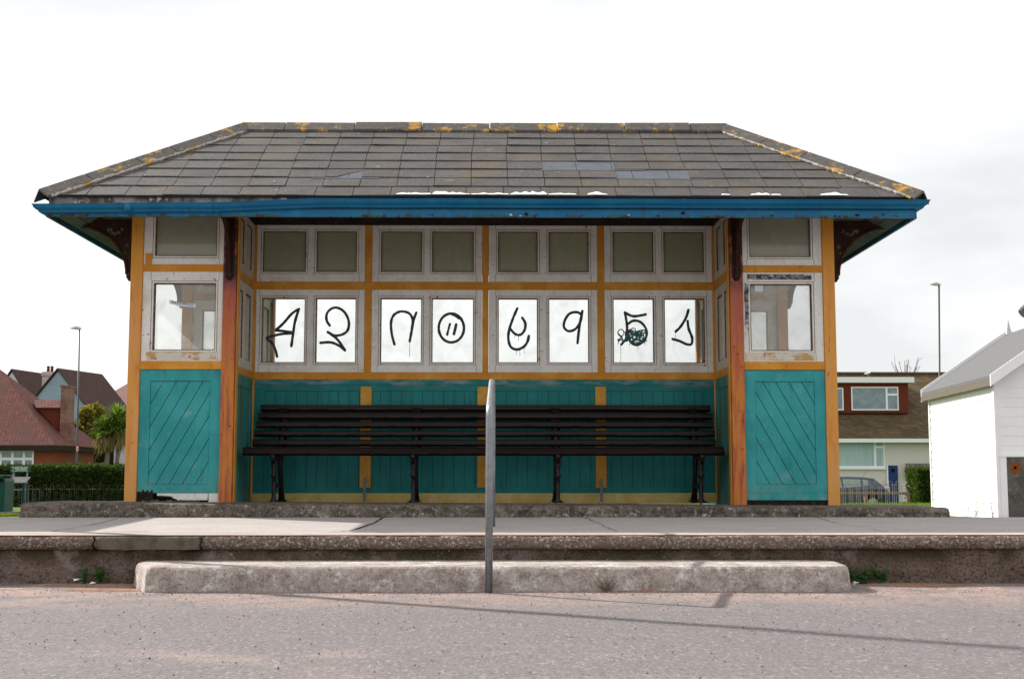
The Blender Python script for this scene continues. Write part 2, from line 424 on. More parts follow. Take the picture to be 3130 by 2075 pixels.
M['bark'] = mat('bark', (.19, .16, .12), .9, [(20, (.09, .07, .05), .5, .65, dict(stretch=(1, 1, .2)))], [(30, .8, .02)], .1)
M['core'] = mat('hedge_twigs', (.018, .026, .008), .95)
M['upvc'] = mat('white_window_frame', (.80, .81, .82), .4)
M['paint_grey'] = mat('lamp_grey_paint', (.045, .065, .058), .5, [(20, (.07, .09, .08), .5, .7)], (), .4)
M['lamp_white'] = mat('lamp_head', (.55, .56, .56), .5)
M['clap'] = mat('white_clapboard', (.86, .86, .86), .5, [(40, (.70, .68, .64), .70, .76), (3, (.82, .82, .83), .4, .6)], [(30, .08, .002)], .35)
M['hutroof'] = mat('grey_felt_roof', (.135, .135, .138), .9, [(30, (.11, .11, .113), .45, .65)], [(80, .4, .004)], .2)
M['soffit_pale'] = mat('peeling_soffit', (.13, .11, .09), .8, [(20, (.16, .13, .1), .5, .65)], (), .2)
M['rustdoor'] = mat('rusty_steel_door', (.085, .078, .068), .55, [
    (6, (.05, .04, .03), .45, .62), (22, (.13, .125, .11), .55, .68), (12, (.20, .10, .045), .64, .72, dict(stretch=(1, 1, .25)))], [(30, .2, .003)], .45)
M['rust'] = mat('rust', (.26, .075, .015), .9, [(40, (.12, .03, .01), .5, .65)], [(60, .8, .004)], .1)
M['cream'] = mat('cream_render', (.62, .60, .54), .85, [(2, (.60, .59, .55), .45, .65)], (), .2)
M['redbrick'] = mat('red_tile_hanging', (.14, .030, .014), .8, [(12, (.09, .02, .01), .5, .68)], (), .2)
M['blue_door'] = mat('blue_door_paint', (.018, .045, .14), .4)
M['greywood'] = mat('grey_fence_wood', (.13, .12, .115), .85, [(16, (.26, .25, .24), .5, .6, dict(stretch=(1, 1, .05)))], (), .1)
M['timber'] = mat('weathered_timber', (.22, .16, .12), .85, [(20, (.12, .09, .07), .5, .65, dict(stretch=(.2, 1, 1)))], (), .1)
M['render_white'] = mat('white_render', (.60, .63, .66), .85, [(1.5, (.54, .57, .60), .45, .65)], (), .2)
M['render_blue'] = mat('pale_blue_render', (.27, .35, .44), .85, [(1.5, (.24, .31, .39), .45, .65)], (), .2)
M['binpaint'] = mat('dark_green_bin', (.008, .055, .045), .4)
M['signpaint'] = mat('dark_green_sign', (.01, .075, .055), .4)
M['letter'] = mat('white_lettering', (.7, .72, .68), .6)
M['black'] = mat('black_gap', (.006, .006, .006), .9)
M['win'] = mat('house_window_glass', (.10, .16, .19), .06, [(3, (.16, .24, .26), .4, .65)], (), .9)
M['curtain'] = mat('net_curtain', (.36, .50, .50), .6, [(14, (.28, .42, .43), .5, .6, dict(stretch=(1, 1, .02)))], (), .7)
M['carblue'] = mat('dark_blue_car_paint', (.055, .07, .11), .18, (), (), .7, metal=.4)
M['carglass'] = mat('car_glass', (.20, .27, .23), .08, (), (), .9)
M['carblack'] = mat('tyre_rubber', (.015, .015, .016), .7)
M['carsilver'] = mat('wheel_alloy', (.45, .46, .48), .3, (), (), .6, metal=.8)
M['tail'] = mat('tail_lamp_plastic', (.55, .50, .50), .3)
M['signred'] = mat('sign_red', (.50, .02, .02), .5)
M['plasterpink'] = mat('old_chimney_render', (.50, .46, .45), .9, [(2, (.40, .33, .31), .45, .6)], (), .2)

def tilemat(name, c1, c2, c3, rows, dark, yellow=None):
    """courses of roof tiles far away: rows by height, joints by a brick texture in the slope"""
    m = bpy.data.materials.new(name); m.use_nodes = True
    N, L = m.node_tree.nodes, m.node_tree.links
    b = N['Principled BSDF']; b.inputs['Roughness'].default_value = .85; b.inputs['Specular IOR Level'].default_value = .2
    g = N.new('ShaderNodeNewGeometry')
    sp = N.new('ShaderNodeSeparateXYZ'); L.new(g.outputs['Position'], sp.inputs[0])
    ad = N.new('ShaderNodeMath'); ad.operation = 'ADD'
    L.new(sp.outputs[0], ad.inputs[0]); L.new(sp.outputs[1], ad.inputs[1])
    cb = N.new('ShaderNodeCombineXYZ'); L.new(ad.outputs[0], cb.inputs[0]); L.new(sp.outputs[2], cb.inputs[1])
    br = N.new('ShaderNodeTexBrick')
    br.inputs['Color1'].default_value = (*c1, 1); br.inputs['Color2'].default_value = (*c2, 1); br.inputs['Mortar'].default_value = (*dark, 1)
    br.inputs['Scale'].default_value = 1.0; br.inputs['Brick Width'].default_value = rows * 1.7; br.inputs['Row Height'].default_value = rows
    br.inputs['Mortar Size'].default_value = rows * .10
    L.new(cb.outputs[0], br.inputs['Vector'])
    nz_ = N.new('ShaderNodeTexNoise'); nz_.inputs['Scale'].default_value = 1.6; nz_.inputs['Detail'].default_value = 7
    L.new(g.outputs['Position'], nz_.inputs['Vector'])
    mr = N.new('ShaderNodeMapRange'); mr.inputs['From Min'].default_value = .45; mr.inputs['From Max'].default_value = .68
    mr.inputs['To Max'].default_value = .75
    L.new(nz_.outputs['Fac'], mr.inputs['Value'])
    mi = N.new('ShaderNodeMix'); mi.data_type = 'RGBA'; mi.inputs[7].default_value = (*c3, 1)
    L.new(mr.outputs[0], mi.inputs[0]); L.new(br.outputs['Color'], mi.inputs[6])
    L.new(mi.outputs[2], b.inputs['Base Color'])
    bn = N.new('ShaderNodeBump'); bn.inputs['Distance'].default_value = .03; bn.inputs['Strength'].default_value = .6
    L.new(br.outputs['Fac'], bn.inputs['Height']); bn.invert = True; L.new(bn.outputs[0], b.inputs['Normal'])
    return m
M['tiles_pink'] = tilemat('clay_tiles', (.24, .10, .085), (.17, .062, .052), (.12, .065, .055), .085, (.05, .018, .015))
M['tiles_brown'] = tilemat('brown_tiles', (.085, .058, .034), (.16, .11, .055), (.065, .052, .020), .11, (.05, .035, .02))
M['tiles_dark'] = tilemat('dark_tiles', (.085, .045, .038), (.065, .035, .032), (.075, .048, .038), .14, (.06, .035, .03))
M['tiles_rose'] = tilemat('rose_tiles', (.30, .17, .15), (.26, .14, .13), (.24, .15, .14), .14, (.14, .08, .07))
M['brick'] = tilemat('brick', (.28, .075, .030), (.22, .055, .025), (.25, .07, .035), .085, (.17, .10, .07))
M['brick_old'] = tilemat('sooty_brick', (.24, .075, .045), (.26, .16, .13), (.13, .055, .04), .10, (.25, .20, .17))

# ------------------------------------------------------------------ ground, road, raised pavement
ROAD_Z, NOSE_Y, WALL_Y = -0.440, -3.03, -2.975
def terrain(Y):
    prof = [(-1.2, -.36), (8, -.36), (19, -.60), (34.7, -.77), (39, -1.15), (45, -1.12), (51, -1.02), (70, -1.0), (3000, -1.0)]
    for (a, za), (b, zb) in zip(prof, prof[1:]):
        if Y <= b: return za + (zb - za) * max(0, (Y - a)) / (b - a)
    return -1.0
g = MB()
ys = [-1.0, 0, 2, 5, 8, 12, 16, 19, 22, 26, 30, 34.7, 36, 38, 39, 41, 43, 45, 48, 51, 60, 80, 120, 200, 400, 900, 2400]
xs = [-1500, -400, -120, -60, -30, -15, -5, 5, 15, 30, 60, 120, 400, 1500]
for y in ys:
    for x in xs:
        g.v.append((x, y, terrain(y) + (noise.noise(Vector((x * .2, y * .2, 0))) * .03 if 3 < y < 60 else 0)))
for j in range(len(ys) - 1):
    for i in range(len(xs) - 1):
        a = j * len(xs) + i
        g.f.append((a, a + 1, a + len(xs) + 1, a + len(xs))); g.m.append(0)
tag(g.build('ground', M['lawn'], fix=False), kind='structure')

r = MB()
nx, ny = 130, 60
for j in range(ny + 1):
    for i in range(nx + 1):
        x = -9 + 18 * i / nx; y = -12 + (12 + WALL_Y + .3) * j / ny
        z = ROAD_Z + noise.noise(Vector((x * 1.3, y * 1.3, 0))) * .006
        z += .020 * max(0, (y + 3.6)) / .6 * (noise.noise(Vector((x * 2, 3, 0))) * .5 + .3) if y > -3.6 else 0
        r.v.append((x, y, z))
for j in range(ny):
    for i in range(nx):
        a = j * (nx + 1) + i
        r.f.append((a, a + 1, a + nx + 2, a + nx + 1)); r.m.append(0)
tag(r.build('road', M['road'], smooth=True, fix=False), kind='structure')
rr = MB()
rr.quad((-300, -200, ROAD_Z - .02), (300, -200, ROAD_Z - .02), (300, WALL_Y, ROAD_Z - .02), (-300, WALL_Y, ROAD_Z - .02))
tag(rr.build('outer_road', M['road'], fix=False), kind='structure')

# raised pavement: paving sheet, bullnose kerb and low wall
pv = MB()
def pave_z(y): return -.095 - .040 * (-.7 - y) / 2.33
def pquad(x0, x1, y0, y1, dz, m):
    n_ = 24
    for i in range(n_):
        a, b = x0 + (x1 - x0) * i / n_, x0 + (x1 - x0) * (i + 1) / n_
        pv.quad((a, y0, pave_z(y0) + dz), (b, y0, pave_z(y0) + dz), (b, y1, pave_z(y1) + dz), (a, y1, pave_z(y1) + dz), m)
pquad(-60, 60, -2.72, -.70, 0, 0)
pquad(-60, 60, -3.0, -2.715, .003, 1)
pv.box(-60, 60, -.76, -.70, -.5, -.10, 0)
pv.box(-60, 60, -2.9, -.9, -.6, -.16, 0)
tag(pv.build('raised_pavement', [M['pave'], M['pave_edge']], fix=False), kind='structure')
tp = MB()
for (ya, yb_) in ((-.72, 2), (2, 5), (5, 6.75)):
    tp.quad((3.9, ya, terrain(ya) + .012), (14, ya, terrain(ya) + .012), (14, yb_, terrain(yb_) + .012), (3.9, yb_, terrain(yb_) + .012))
tag(tp.build('path', M['gravel'], fix=False), kind='structure')
# joints and cracks in the paving
jt = MB()
def crack(px, w=.008, dz=.004):
    pts = []
    for (a, b) in zip(px, px[1:]):
        for k in range(6):
            t = k / 6
            x = a[0] + (b[0] - a[0]) * t; y = a[1] + (b[1] - a[1]) * t
            pts.append((x + random.uniform(-.012, .012), y + random.uniform(-.01, .01)))
    pts.append(px[-1])
    for a, b in zip(pts, pts[1:]):
        d = Vector((b[0] - a[0], b[1] - a[1])).normalized(); n_ = Vector((-d.y, d.x)) * w * random.uniform(.5, 1.4)
        jt.quad((a[0] + n_.x, a[1] + n_.y, pave_z(a[1]) + dz), (b[0] + n_.x, b[1] + n_.y, pave_z(b[1]) + dz),
                (b[0] - n_.x, b[1] - n_.y, pave_z(b[1]) + dz), (a[0] - n_.x, a[1] - n_.y, pave_z(a[1]) + dz))
crack([(-.93, -.7), (-.92, -1.5), (-.98, -2.5), (-1.1, -2.72)], .008)
crack([(-3.0, -.9), (-2.92, -1.8), (-2.94, -2.6)], .004)
crack([(-2.62, -2.55), (-2.3, -2.6)], .006)
crack([(.70, -.7), (.74, -1.7), (.78, -2.7)], .0025)
crack([(2.55, -.7), (2.50, -1.6), (2.56, -2.7)], .0025)
tag(jt.build('pavement_cracks', M['black'], fix=False), kind='structure')

def sweep(path, prof, jit, sc_=9.0, m=0, mb=None, mfun=None):
    """prof: list of (inset, z) from bottom to top, pushed inward along the plan normals of the path"""
    mb = mb or MB()
    n = len(path); base = len(mb.v)
    nor = []
    for i in range(n):
        a = Vector(path[max(i - 1, 0)]); b = Vector(path[min(i + 1, n - 1)])
        d = (b - a).normalized(); nor.append(Vector((-d.y, d.x)))
    for (ins, z) in prof:
        for i, p in enumerate(path):
            q = Vector((p[0] + nor[i].x * ins, p[1] + nor[i].y * ins, z))
            dv = noise.fractal(q * sc_, 1, 2, 4) * jit
            dz_ = noise.fractal(q * sc_ + Vector((7, 3, 1)), 1, 2, 3) * jit * .4
            q += Vector((-nor[i].x * dv, -nor[i].y * dv, dz_))
            mb.v.append(tuple(q))
    for j in range(len(prof) - 1):
        for i in range(n - 1):
            a = base + j * n + i
            mb.f.append((a, a + 1, a + n + 1, a + n))
            mb.m.append(mfun(path[i], prof[j]) if mfun else m)
    return mb, base + (len(prof) - 1) * n, n

def densify(pl, step):
    out = []
    for a, b in zip(pl, pl[1:]):
        d = math.dist(a, b); k = max(1, int(d / step))
        out += [(a[0] + (b[0] - a[0]) * i / k, a[1] + (b[1] - a[1]) * i / k) for i in range(k)]
    return out + [pl[-1]]

# bullnose kerb (left to right so that the inward normal is +Y)
prof = [(.06, -.222)]
for k in range(9):
    a = math.pi * (-.5 + k / 8)
    prof.append((.040 - .040 * math.cos(a), -.178 + .043 * math.sin(a)))
prof += [(.10, -.134), (.20, -.132), (.33, -.1305)]
path = densify([(-14, NOSE_Y), (-5, NOSE_Y), (-3.0, NOSE_Y + .005), (5, NOSE_Y - .005), (14, NOSE_Y)], .025)
mb, _, _ = sweep(path, prof, .007, 11)
mm = MB(); mm.v = mb.v; mm.f = mb.f
mm.m = []
n = len(path)
for f in mb.f:
    x, y, z = mb.v[f[0]]
    if -2.52 < x < -1.86 and z < -.13 and z > -.222: mm.m.append(1)
    elif z >= -.1375: mm.m.append(2)
    else: mm.m.append(0)
# square repair piece
for i, (x, y, z) in enumerate(mm.v):
    if -2.50 < x < -1.87 and z < -.14: mm.v[i] = (x, min(y, NOSE_Y + .003) if y < NOSE_Y + .05 else y, max(z, -.225))
o = tag(mm.build('bullnose_kerb', [M['nose'], M['nose_patch'], M['pave_edge']], smooth=True, fix=False), kind='structure')

wl_ = MB()
prof = [(0.0, -.50)] + [(.004 * math.sin(k), -.47 + k * .0245) for k in range(11)] + [(.03, -.215)]
mb, _, _ = sweep(densify([(-14, WALL_Y), (14, WALL_Y)], .03), prof, .012, 7)
tag(mb.build('pavement_wall', M['wall'], smooth=True, fix=False), kind='structure')
rp = MB()
rp.prism([(-1.98, -.235), (-1.98, -.30), (-2.02, -.33), (-1.60, -.335), (-.62, -.33), (-.60, -.30), (-.64, -.27), (-.62, -.235)], WALL_Y - .012, WALL_Y + .02)
rp.jitter(.014, 7)
tag(rp.build('wall_repair_patch', M['wall']), kind='structure')

# the front step, splayed at both ends
pth = densify([(-2.25, -2.98), (-2.245, -3.14), (-2.075, -3.515), (-2.05, -3.53), (1.95, -3.53), (2.03, -3.515), (2.08, -3.47), (2.12, -3.38), (2.13, -2.98)], .03)
prof = [(0, -.47), (0, -.43), (.002, -.40), (.004, -.37), (.006, -.34), (.010, -.32), (.016, -.306), (.028, -.295), (.05, -.290), (.09, -.289)]
mb, b0, n = sweep(pth, prof, .006, 9)
mb.f.append(tuple(range(b0, b0 + n))); mb.m.append(0)
tag(mb.build('concrete_step', M['step'], smooth=False, fix=False), 'long pale concrete step along the road below the raised pavement', 'step')

# the plinth under the shelter
pth = densify([(-3.87, 2.7), (-3.875, -.60), (-3.855, -.665), (-3.80, -.68), (3.60, -.68), (3.67, -.66), (3.69, -.60), (3.69, 2.7)], .035)
prof = [(0, -.45), (0, -.10), (.0, -.085), (.004, -.06), (.002, -.035), (.006, -.018), (.016, -.006), (.035, -.001), (.07, .0)]
mb, b0, n = sweep(pth, prof, .012, 8)
nb_ = len(mb.v)
mb.v += [(-3.80, .25, 0.0), (3.61, .25, 0.0)]
fr_ = [i for i in range(b0, b0 + n) if mb.v[i][1] <= .25]
bk1 = [i for i in range(b0, b0 + n) if mb.v[i][1] > .25 and mb.v[i][0] < 0]; bk2 = [i for i in range(b0, b0 + n) if mb.v[i][1] > .25 and mb.v[i][0] > 0]
mb.f.append(tuple([nb_] + fr_ + [nb_ + 1])); mb.m.append(0)
mb.f.append(tuple(bk1 + [nb_, nb_ + 1] + bk2)); mb.m.append(0)
mb.v = [(x, y, z - (.0055 * (x + .1) + .032 * max(0, y - .25) if z > -.3 else 0)) for x, y, z in mb.v]
tag(mb.build('shelter_plinth', M['concrete_slab'], fix=False), 'low lichen stained concrete plinth that the blue roofed shelter stands on', 'plinth')

# ------------------------------------------------------------------ the shelter
SX, SY = -.13, .99
sh = tag(empty('seafront_shelter', (SX, SY, 0)), 'slate roofed seaside shelter with teal panels, yellow posts and graffitied panes', 'shelter')
W_O, W_OI, W_RO, W_RI = 3.08, 2.975, 2.27, 2.155       # outer post, red post (half widths)
FY = -.99                                              # front plane in shelter space
ZT = 2.60
def loc(u, v, Y):
    p = at(u, v, Y); return (p.x - SX, p.y - SY, p.z)

for sy in (-1, 1):
    for sx in (-1, 1):
        p = MB().box(sx * W_OI, sx * W_O, sy * .99, sy * .885, -.03 if sy < 0 else -.12, 2.645)
        for v_ in range(4): pass
        p.build('corner_post', M['yellow_post'], sh, bevel=.006)
        q = MB().box(sx * W_RI, sx * W_RO, sy * 1.005, sy * .885, -.03 if sy < 0 else -.12, 2.645)
        q.box(sx * (W_RI - .012), sx * W_RI, sy * .97, sy * .89, -.03 if sy < 0 else -.12, 2.645, 1)
        o = q.build('inner_post', [M['red'], M['yellow']], sh, bevel=.006)
        o['label'] = 'red and orange peeling post'

def wframe(mb, x0, x1, z0, z1, panes, y0, y1, sgn, m=0, mb_bead=1):
    """frame with rectangular openings [(a,b,c,d)] in one row; depth y0 (face) to y1"""
    ps = sorted(panes)
    zb, zt = ps[0][2], ps[0][3]
    mb.box(x0, x1, y0, y1, z0, zb, m)
    mb.box(x0, x1, y0, y1, zt, z1, m)
    edges = [x0] + [e for p in ps for e in (p[0], p[1])] + [x1]
    for i in range(0, len(edges), 2):
        mb.box(edges[i], edges[i + 1], y0 + sgn * .001, y1, zb, zt, m)
    for xx_ in (ps[0][0] - .024, ps[-1][1] + .024):
        for (q0, q1) in ((z0 + .002, zb - .020), (zt + .020, z1 - .002)):
            mb.box(xx_ - .0016, xx_ + .0016, y0 - sgn * .0008, y0 + sgn * .003, q0, q1, mb_bead)
    mb.box(x0 - .0005, x1 + .0005, y0 + sgn * .004, y0 + sgn * .006, z0 - .004, z0, mb_bead)
    for a, b, c, d in ps:                           # dark bead line set in the opening and a thin moulding outside it
        t, ya, yb = .008, y0 + sgn * .010, y1
        mb.box(a, a + t, ya, yb, c, d, mb_bead); mb.box(b - t, b, ya, yb, c, d, mb_bead)
        mb.box(a + t, b - t, ya, yb, c, c + t, mb_bead); mb.box(a + t, b - t, ya, yb, d - t, d, mb_bead)
        e, w = .014, .004
        ya, yb = y0 - sgn * .0015, y0 + sgn * .004
        mb.box(a - e - w, a - e, ya, yb, c - e - w, d + e + w, mb_bead); mb.box(b + e, b + e + w, ya, yb, c - e - w, d + e + w, mb_bead)
        mb.box(a - e, b + e, ya, yb, c - e - w, c - e, mb_bead); mb.box(a - e, b + e, ya, yb, d + e, d + e + w, mb_bead)

def clip_poly(poly, nx_, nz_, d, keep_le=True):
    out = []
    for i in range(len(poly)):
        a, b = poly[i], poly[(i + 1) % len(poly)]
        fa, fb = a[0] * nx_ + a[1] * nz_ - d, b[0] * nx_ + b[1] * nz_ - d
        if not keep_le: fa, fb = -fa, -fb
        if fa <= 0: out.append(a)
        if (fa < 0 < fb) or (fb < 0 < fa):
            t = fa / (fa - fb); out.append((a[0] + (b[0] - a[0]) * t, a[1] + (b[1] - a[1]) * t))
    return out

for sy in (-1, 1):
    for sx in (-1, 1):
        yf = sy * .975; back = -sy
        a, b = sorted((sx * W_RO, sx * W_OI))
        if sy < 0:
            MB().box(a, b, sy * .985, sy * .90, 2.010, 2.072).build('upper_rail', M['yellow'], sh, bevel=.004)
            MB().box(a, b, sy * .985, sy * .90, 1.153, 1.226).build('lower_rail', M['yellow'], sh, bevel=.004)
        else:
            MB().box(a, b, sy * .985, sy * .90, 2.010, 2.072).build('upper_rail', M['yellow'], sh)
            MB().box(a, b, sy * .985, sy * .90, 1.153, 1.226).build('lower_rail', M['yellow'], sh)
        pa, pb = sorted((sx * 2.335, sx * 2.878))
        f = MB(); wframe(f, a + .003, b - .003, 2.073, 2.64, [(pa, pb, 2.147, 2.575)], yf, sy * .92, -sy)
        f = f.build('upper_window', [M['white'], M['bead']], sh)
        MB().box(pa, pb, sy * .945, sy * .941, 2.147, 2.575).build('pane', M['glass_hi'], f)
        f = MB(); wframe(f, a + .003, b - .003, 1.227, 2.009, [(pa, pb, 1.32, 1.91)], yf, sy * .92, -sy)
        f = f.build('window', [M['white'], M['bead']], sh)
        MB().box(pa, pb, sy * .945, sy * .941, 1.32, 1.91).build('pane', M['glass_side'], f)
        if sy < 0:                                   # weather boards under / over the front panes
            w = MB().box(pa - .05, pb + .01, yf - .004, yf + .01, 1.237, 1.305)
            w.jitter(.002, 20)
            w.build('rotten_bottom_rail', M['white_rot'], f, bevel=.003)
            if sx > 0:
                MB().box(pa - .02, pb - .0, yf - .004, yf + .01, 1.945, 1.995).build('peeling_top_rail', M['white_peel'], f, bevel=.003)
                MB().prism([(2.285, 1.55), (2.315, 1.5), (2.322, 1.62), (2.318, 1.75), (2.325, 1.88), (2.29, 1.93), (2.283, 1.80), (2.29, 1.68)], yf - .002, yf + .01).build('bare_wood_patch', M['white_peel'], f)
            else:
                MB().box(-2.955, -2.90, yf - .012, yf + .0, 2.05, 2.17).jitter(.004, 15).build('yellow_patch', M['yellow'], sh)
        # teal panel: frame and diagonal boards
        t = MB()
        ga, gb = sorted((sx * 2.365, sx * 2.882))
        zb, zt = .164, 1.053
        t.box(a + .003, ga, yf, sy * .93, .09, 1.150); t.box(gb, b - .003, yf, sy * .93, .09, 1.150)
        t.box(ga, gb, yf, sy * .93, zt, 1.150); t.box(ga, gb, yf, sy * .93, .09, zb)
        t.box(ga, gb, sy * .942, sy * .935, zb, zt, 1)
        ddx, ddz = .49 * sx * (-1), .87
        sgn_ = -sx                                   # left leans right going up
        dirv = (sgn_ * .49, .87)
        if sx < 0: dirv = (.49, .87)
        else: dirv = (-.49, .87)
        nxx, nzz = dirv[1], -dirv[0]
        lo = min(p * nxx + q_ * nzz for p in (ga, gb) for q_ in (zb, zt)); hi = max(p * nxx + q_ * nzz for p in (ga, gb) for q_ in (zb, zt))
        k = lo; wdt = .0985
        while k < hi:
            poly = [(ga + .002, zb + .002), (gb - .002, zb + .002), (gb - .002, zt - .004), (ga + .002, zt - .004)]
            poly = clip_poly(poly, nxx, nzz, k + wdt - .0026); 
            if len(poly) > 2: poly = clip_poly(poly, nxx, nzz, k + .0026, False)
            if len(poly) > 2: t.prism(poly, yf + (-sy) * .006, sy * .943)
            k += wdt
        t.build('diagonal_board_panel', [M['teal'], M['black']], sh)
        # foot of the panel
        if sy < 0 and sx < 0:
            w = MB()
            w.prism([(-2.80, .088), (-2.80, .060), (-2.70, .055), (-2.66, .048), (-2.62, .03), (-2.365, .03), (-2.365, .088)], yf + .002, -.93)
            w.prism([(-2.358, .088), (-2.358, .004), (-2.275, .0), (-2.275, .088)], yf + .001, -.93)
            w.box(-2.80, -2.66, yf + .001, -.94, .072, .088)
            w.build('white_bottom_board', M['white'], sh)
            d = MB().box(-2.968, -2.275, -.93, -.90, -.02, .09)
            d.prism([(-2.972, .10), (-2.93, .105), (-2.92, .125), (-2.905, .10), (-2.88, .118), (-2.865, .095), (-2.84, .122), (-2.832, .09), (-2.83, .02), (-2.972, .0)], yf - .001, -.93)
            d.prism([(-2.80, .068), (-2.72, .066), (-2.66, .06), (-2.68, .05), (-2.76, .048), (-2.80, .05)], yf - .001, -.95)
            d.build('rotted_foot', M['dark'], sh)
            rb = MB()
            for i in range(26):
                x = random.uniform(-2.96, -2.5); rb.box(x, x + random.uniform(.02, .07), -1.0 + random.uniform(0, .03), -.93, 0.001, random.uniform(.012, .032))
            rb.jitter(.01, 30).build('broken_mortar', M['concrete_slab'], sh)
        else:
            MB().box(a + .003, b - .003, yf, sy * .93, .028, .088).build('bottom_board', M['teal'], sh, bevel=.002)
            MB().box(a, b, sy * .97, sy * .93, -.09, .027).build('rotted_foot', M['dark'], sh)

# side cross walls between the seats (run front to back at the red posts)
for sx in (-1, 1):
    xi, xo = sx * 2.172, sx * 2.235
    for sy in (-1, 1):
        y0, y1 = sorted((sy * .06, sy * .885))
        MB().box(xi, xo, y0, y1, 1.985, 2.062).build('cross_wall_rail', M['yellow'], sh)
        MB().box(xi, xo, y0, y1, 1.136, 1.205).build('cross_wall_rail', M['yellow'], sh)
        for nm, z0, z1, c, d in (('upper_window', 2.063, 2.60, 2.14, 2.55), ('window', 1.206, 1.984, 1.29, 1.90)):
            f = MB(); xf = sx * 2.180
            ym = (y0 + y1) / 2
            wins = [(y0 + .07, ym - .035, c, d), (ym + .035, y1 - .07, c, d)]
            e = [y0, wins[0][0], wins[0][1], wins[1][0], wins[1][1], y1]
            f.box(xf, xo, y0, y1, z0, c); f.box(xf, xo, y0, y1, d, z1)
            for i in (0, 2, 4): f.box(xf, xo, e[i], e[i + 1], c, d)
            for (p0, p1, c_, d_) in wins:
                t = .010
                f.box(xf + sx * .010, xo - sx * .01, p0, p0 + t, c_, d_, 1); f.box(xf + sx * .010, xo - sx * .01, p1 - t, p1, c_, d_, 1)
                f.box(xf + sx * .010, xo - sx * .01, p0 + t, p1 - t, c_, c_ + t, 1); f.box(xf + sx * .010, xo - sx * .01, p0 + t, p1 - t, d_ - t, d_, 1)
            f = f.build(nm, [M['white_in'], M['bead']], sh)
            pb_ = MB()
            for (p0, p1, c_, d_) in wins: pb_.box(xf + sx * .02, xo - sx * .02, p0, p1, c_, d_)
            pb_.build('boarded_pane', M['white_in'], f)
        t = MB().box(xi, xo, y0, y1, -.08, .12).box(xi, xo, y0, y1, 1.03, 1.135).box(xi, xo, y0, y0 + .09, .12, 1.03).box(xi, xo, y1 - .09, y1, .12, 1.03)
        t.box(xi + sx * .008, xo - sx * .008, y0 + .09, y1 - .09, .12, 1.03)
        t.build('side_panel', M['teal_dirty'], sh, bevel=.003)

# central partition: front face at local y = -.03
pf = -.03
MB().box(-2.235, 2.235, -.035, .035, 1.987, 2.062).build('partition_rail', M['yellow'], sh, bevel=.003)
MB().box(-2.235, 2.235, -.035, .035, 1.136, 1.204).build('partition_rail', M['yellow'], sh, bevel=.003)
MB().box(-2.235, 2.235, -.05, .05, 2.605, 2.68).build('head_beam', M['ceil'], sh)
for xa, xb in ((-2.172, -2.162), (2.163, 2.172)): pass
post_x = [(-2.235, -2.160), (-1.134, -1.069), (-.023, .036), (1.069, 1.134), (2.163, 2.235)]
for i, (xa, xb) in enumerate(post_x):
    z0 = 0 if i in (0, 4) else 1.204
    p = MB()
    p.box(xa, xb, -.034, .034, 2.062, 2.605); p.box(xa, xb, -.034, .034, 1.204, 1.987)
    if i in (0, 4): p.box(xa, xb, -.036, .034, 0.02, 1.136)
    p.build('partition_post', M['yellow'], sh, bevel=.003)
W8 = [(-2.105, -1.695, -1.597, -1.214), (-.986, -.594, -.501, -.103), (.126, .503, .605, .989), (1.215, 1.605, 1.701, 2.086)]
pane_objs = []
for i in range(4):
    xa, xb = post_x[i][1] + .002, post_x[i + 1][0] - .002
    p1, p2, p3, p4 = W8[i]
    f = MB(); wframe(f, xa, xb, 2.063, 2.604, [(p1, p2, 2.156, 2.547), (p3, p4, 2.156, 2.547)], pf, .03, 1)
    f = f.build('upper_window', [M['white'], M['bead']], sh)
    for (a, b) in ((p1, p2), (p3, p4)): MB().box(a, b, -.002, .002, 2.156, 2.547).build('pane', M['glass_hi'], f)
    f = MB(); wframe(f, xa, xb, 1.205, 1.986, [(p1, p2, 1.293, 1.909), (p3, p4, 1.293, 1.909)], pf, .03, 1)
    f = f.build('window', [M['white'], M['bead']], sh)
    for (a, b) in ((p1, p2), (p3, p4)):
        MB().box(a, b, -.002, .002, 1.293, 1.909).build('pane', M['glass'], f)
        pane_objs.append(f)
# teal lower part
t = MB()
t.box(-2.16, 2.163, -.032, .03, 1.083, 1.135)                 # flaking top board
t.box(-2.16, 2.163, -.029, .03, 1.028, 1.080)
t.box(-2.16, 2.163, -.029, .03, .074, .130)
t.box(-2.16, 2.163, -.012, .012, .130, 1.028, 1)
for (a, b) in ((-2.16, -2.06), (2.06, 2.163)): t.box(a, b, -.029, .03, .130, 1.028)
x = -2.06
while x < 2.06:
    b = min(x + .0985, 2.06)
    t.box(x + .0016, b - .0016, -.022, -.008, .131, 1.026); t.box(x + .0015, b - .0015, .008, .022, .131, 1.026)
    x += .0985
t.build('boarded_partition', [M['teal_shade'], M['black']], sh)
for (u0, u1) in ((1101, 1135), (1459, 1493), (1820, 1853)):
    a = loc(u0, 1300, .95)[0]; b = loc(u1, 1300, .95)[0]
    MB().box(a, b, -.044, -.030, .126, 1.068).build('batten', M['mustard'], sh, bevel=.002)
    MB().box(a, b, .044, .030, .126, 1.068).build('batten', M['mustard'], sh)
sk = MB().box(-2.16, 2.163, -.033, .03, -.020, .072)
sk.box(-2.16, -2.03, -.045, .02, -.012, .072)
sk.build('skirting_board', M['skirt'], sh)
MB().prism([(-2.16, -.0205), (1.45, -.0205), (1.4, -.026), (.9, -.08), (-2.16, -.08)], -.02, .03).build('base_packing', M['dark'], sh)
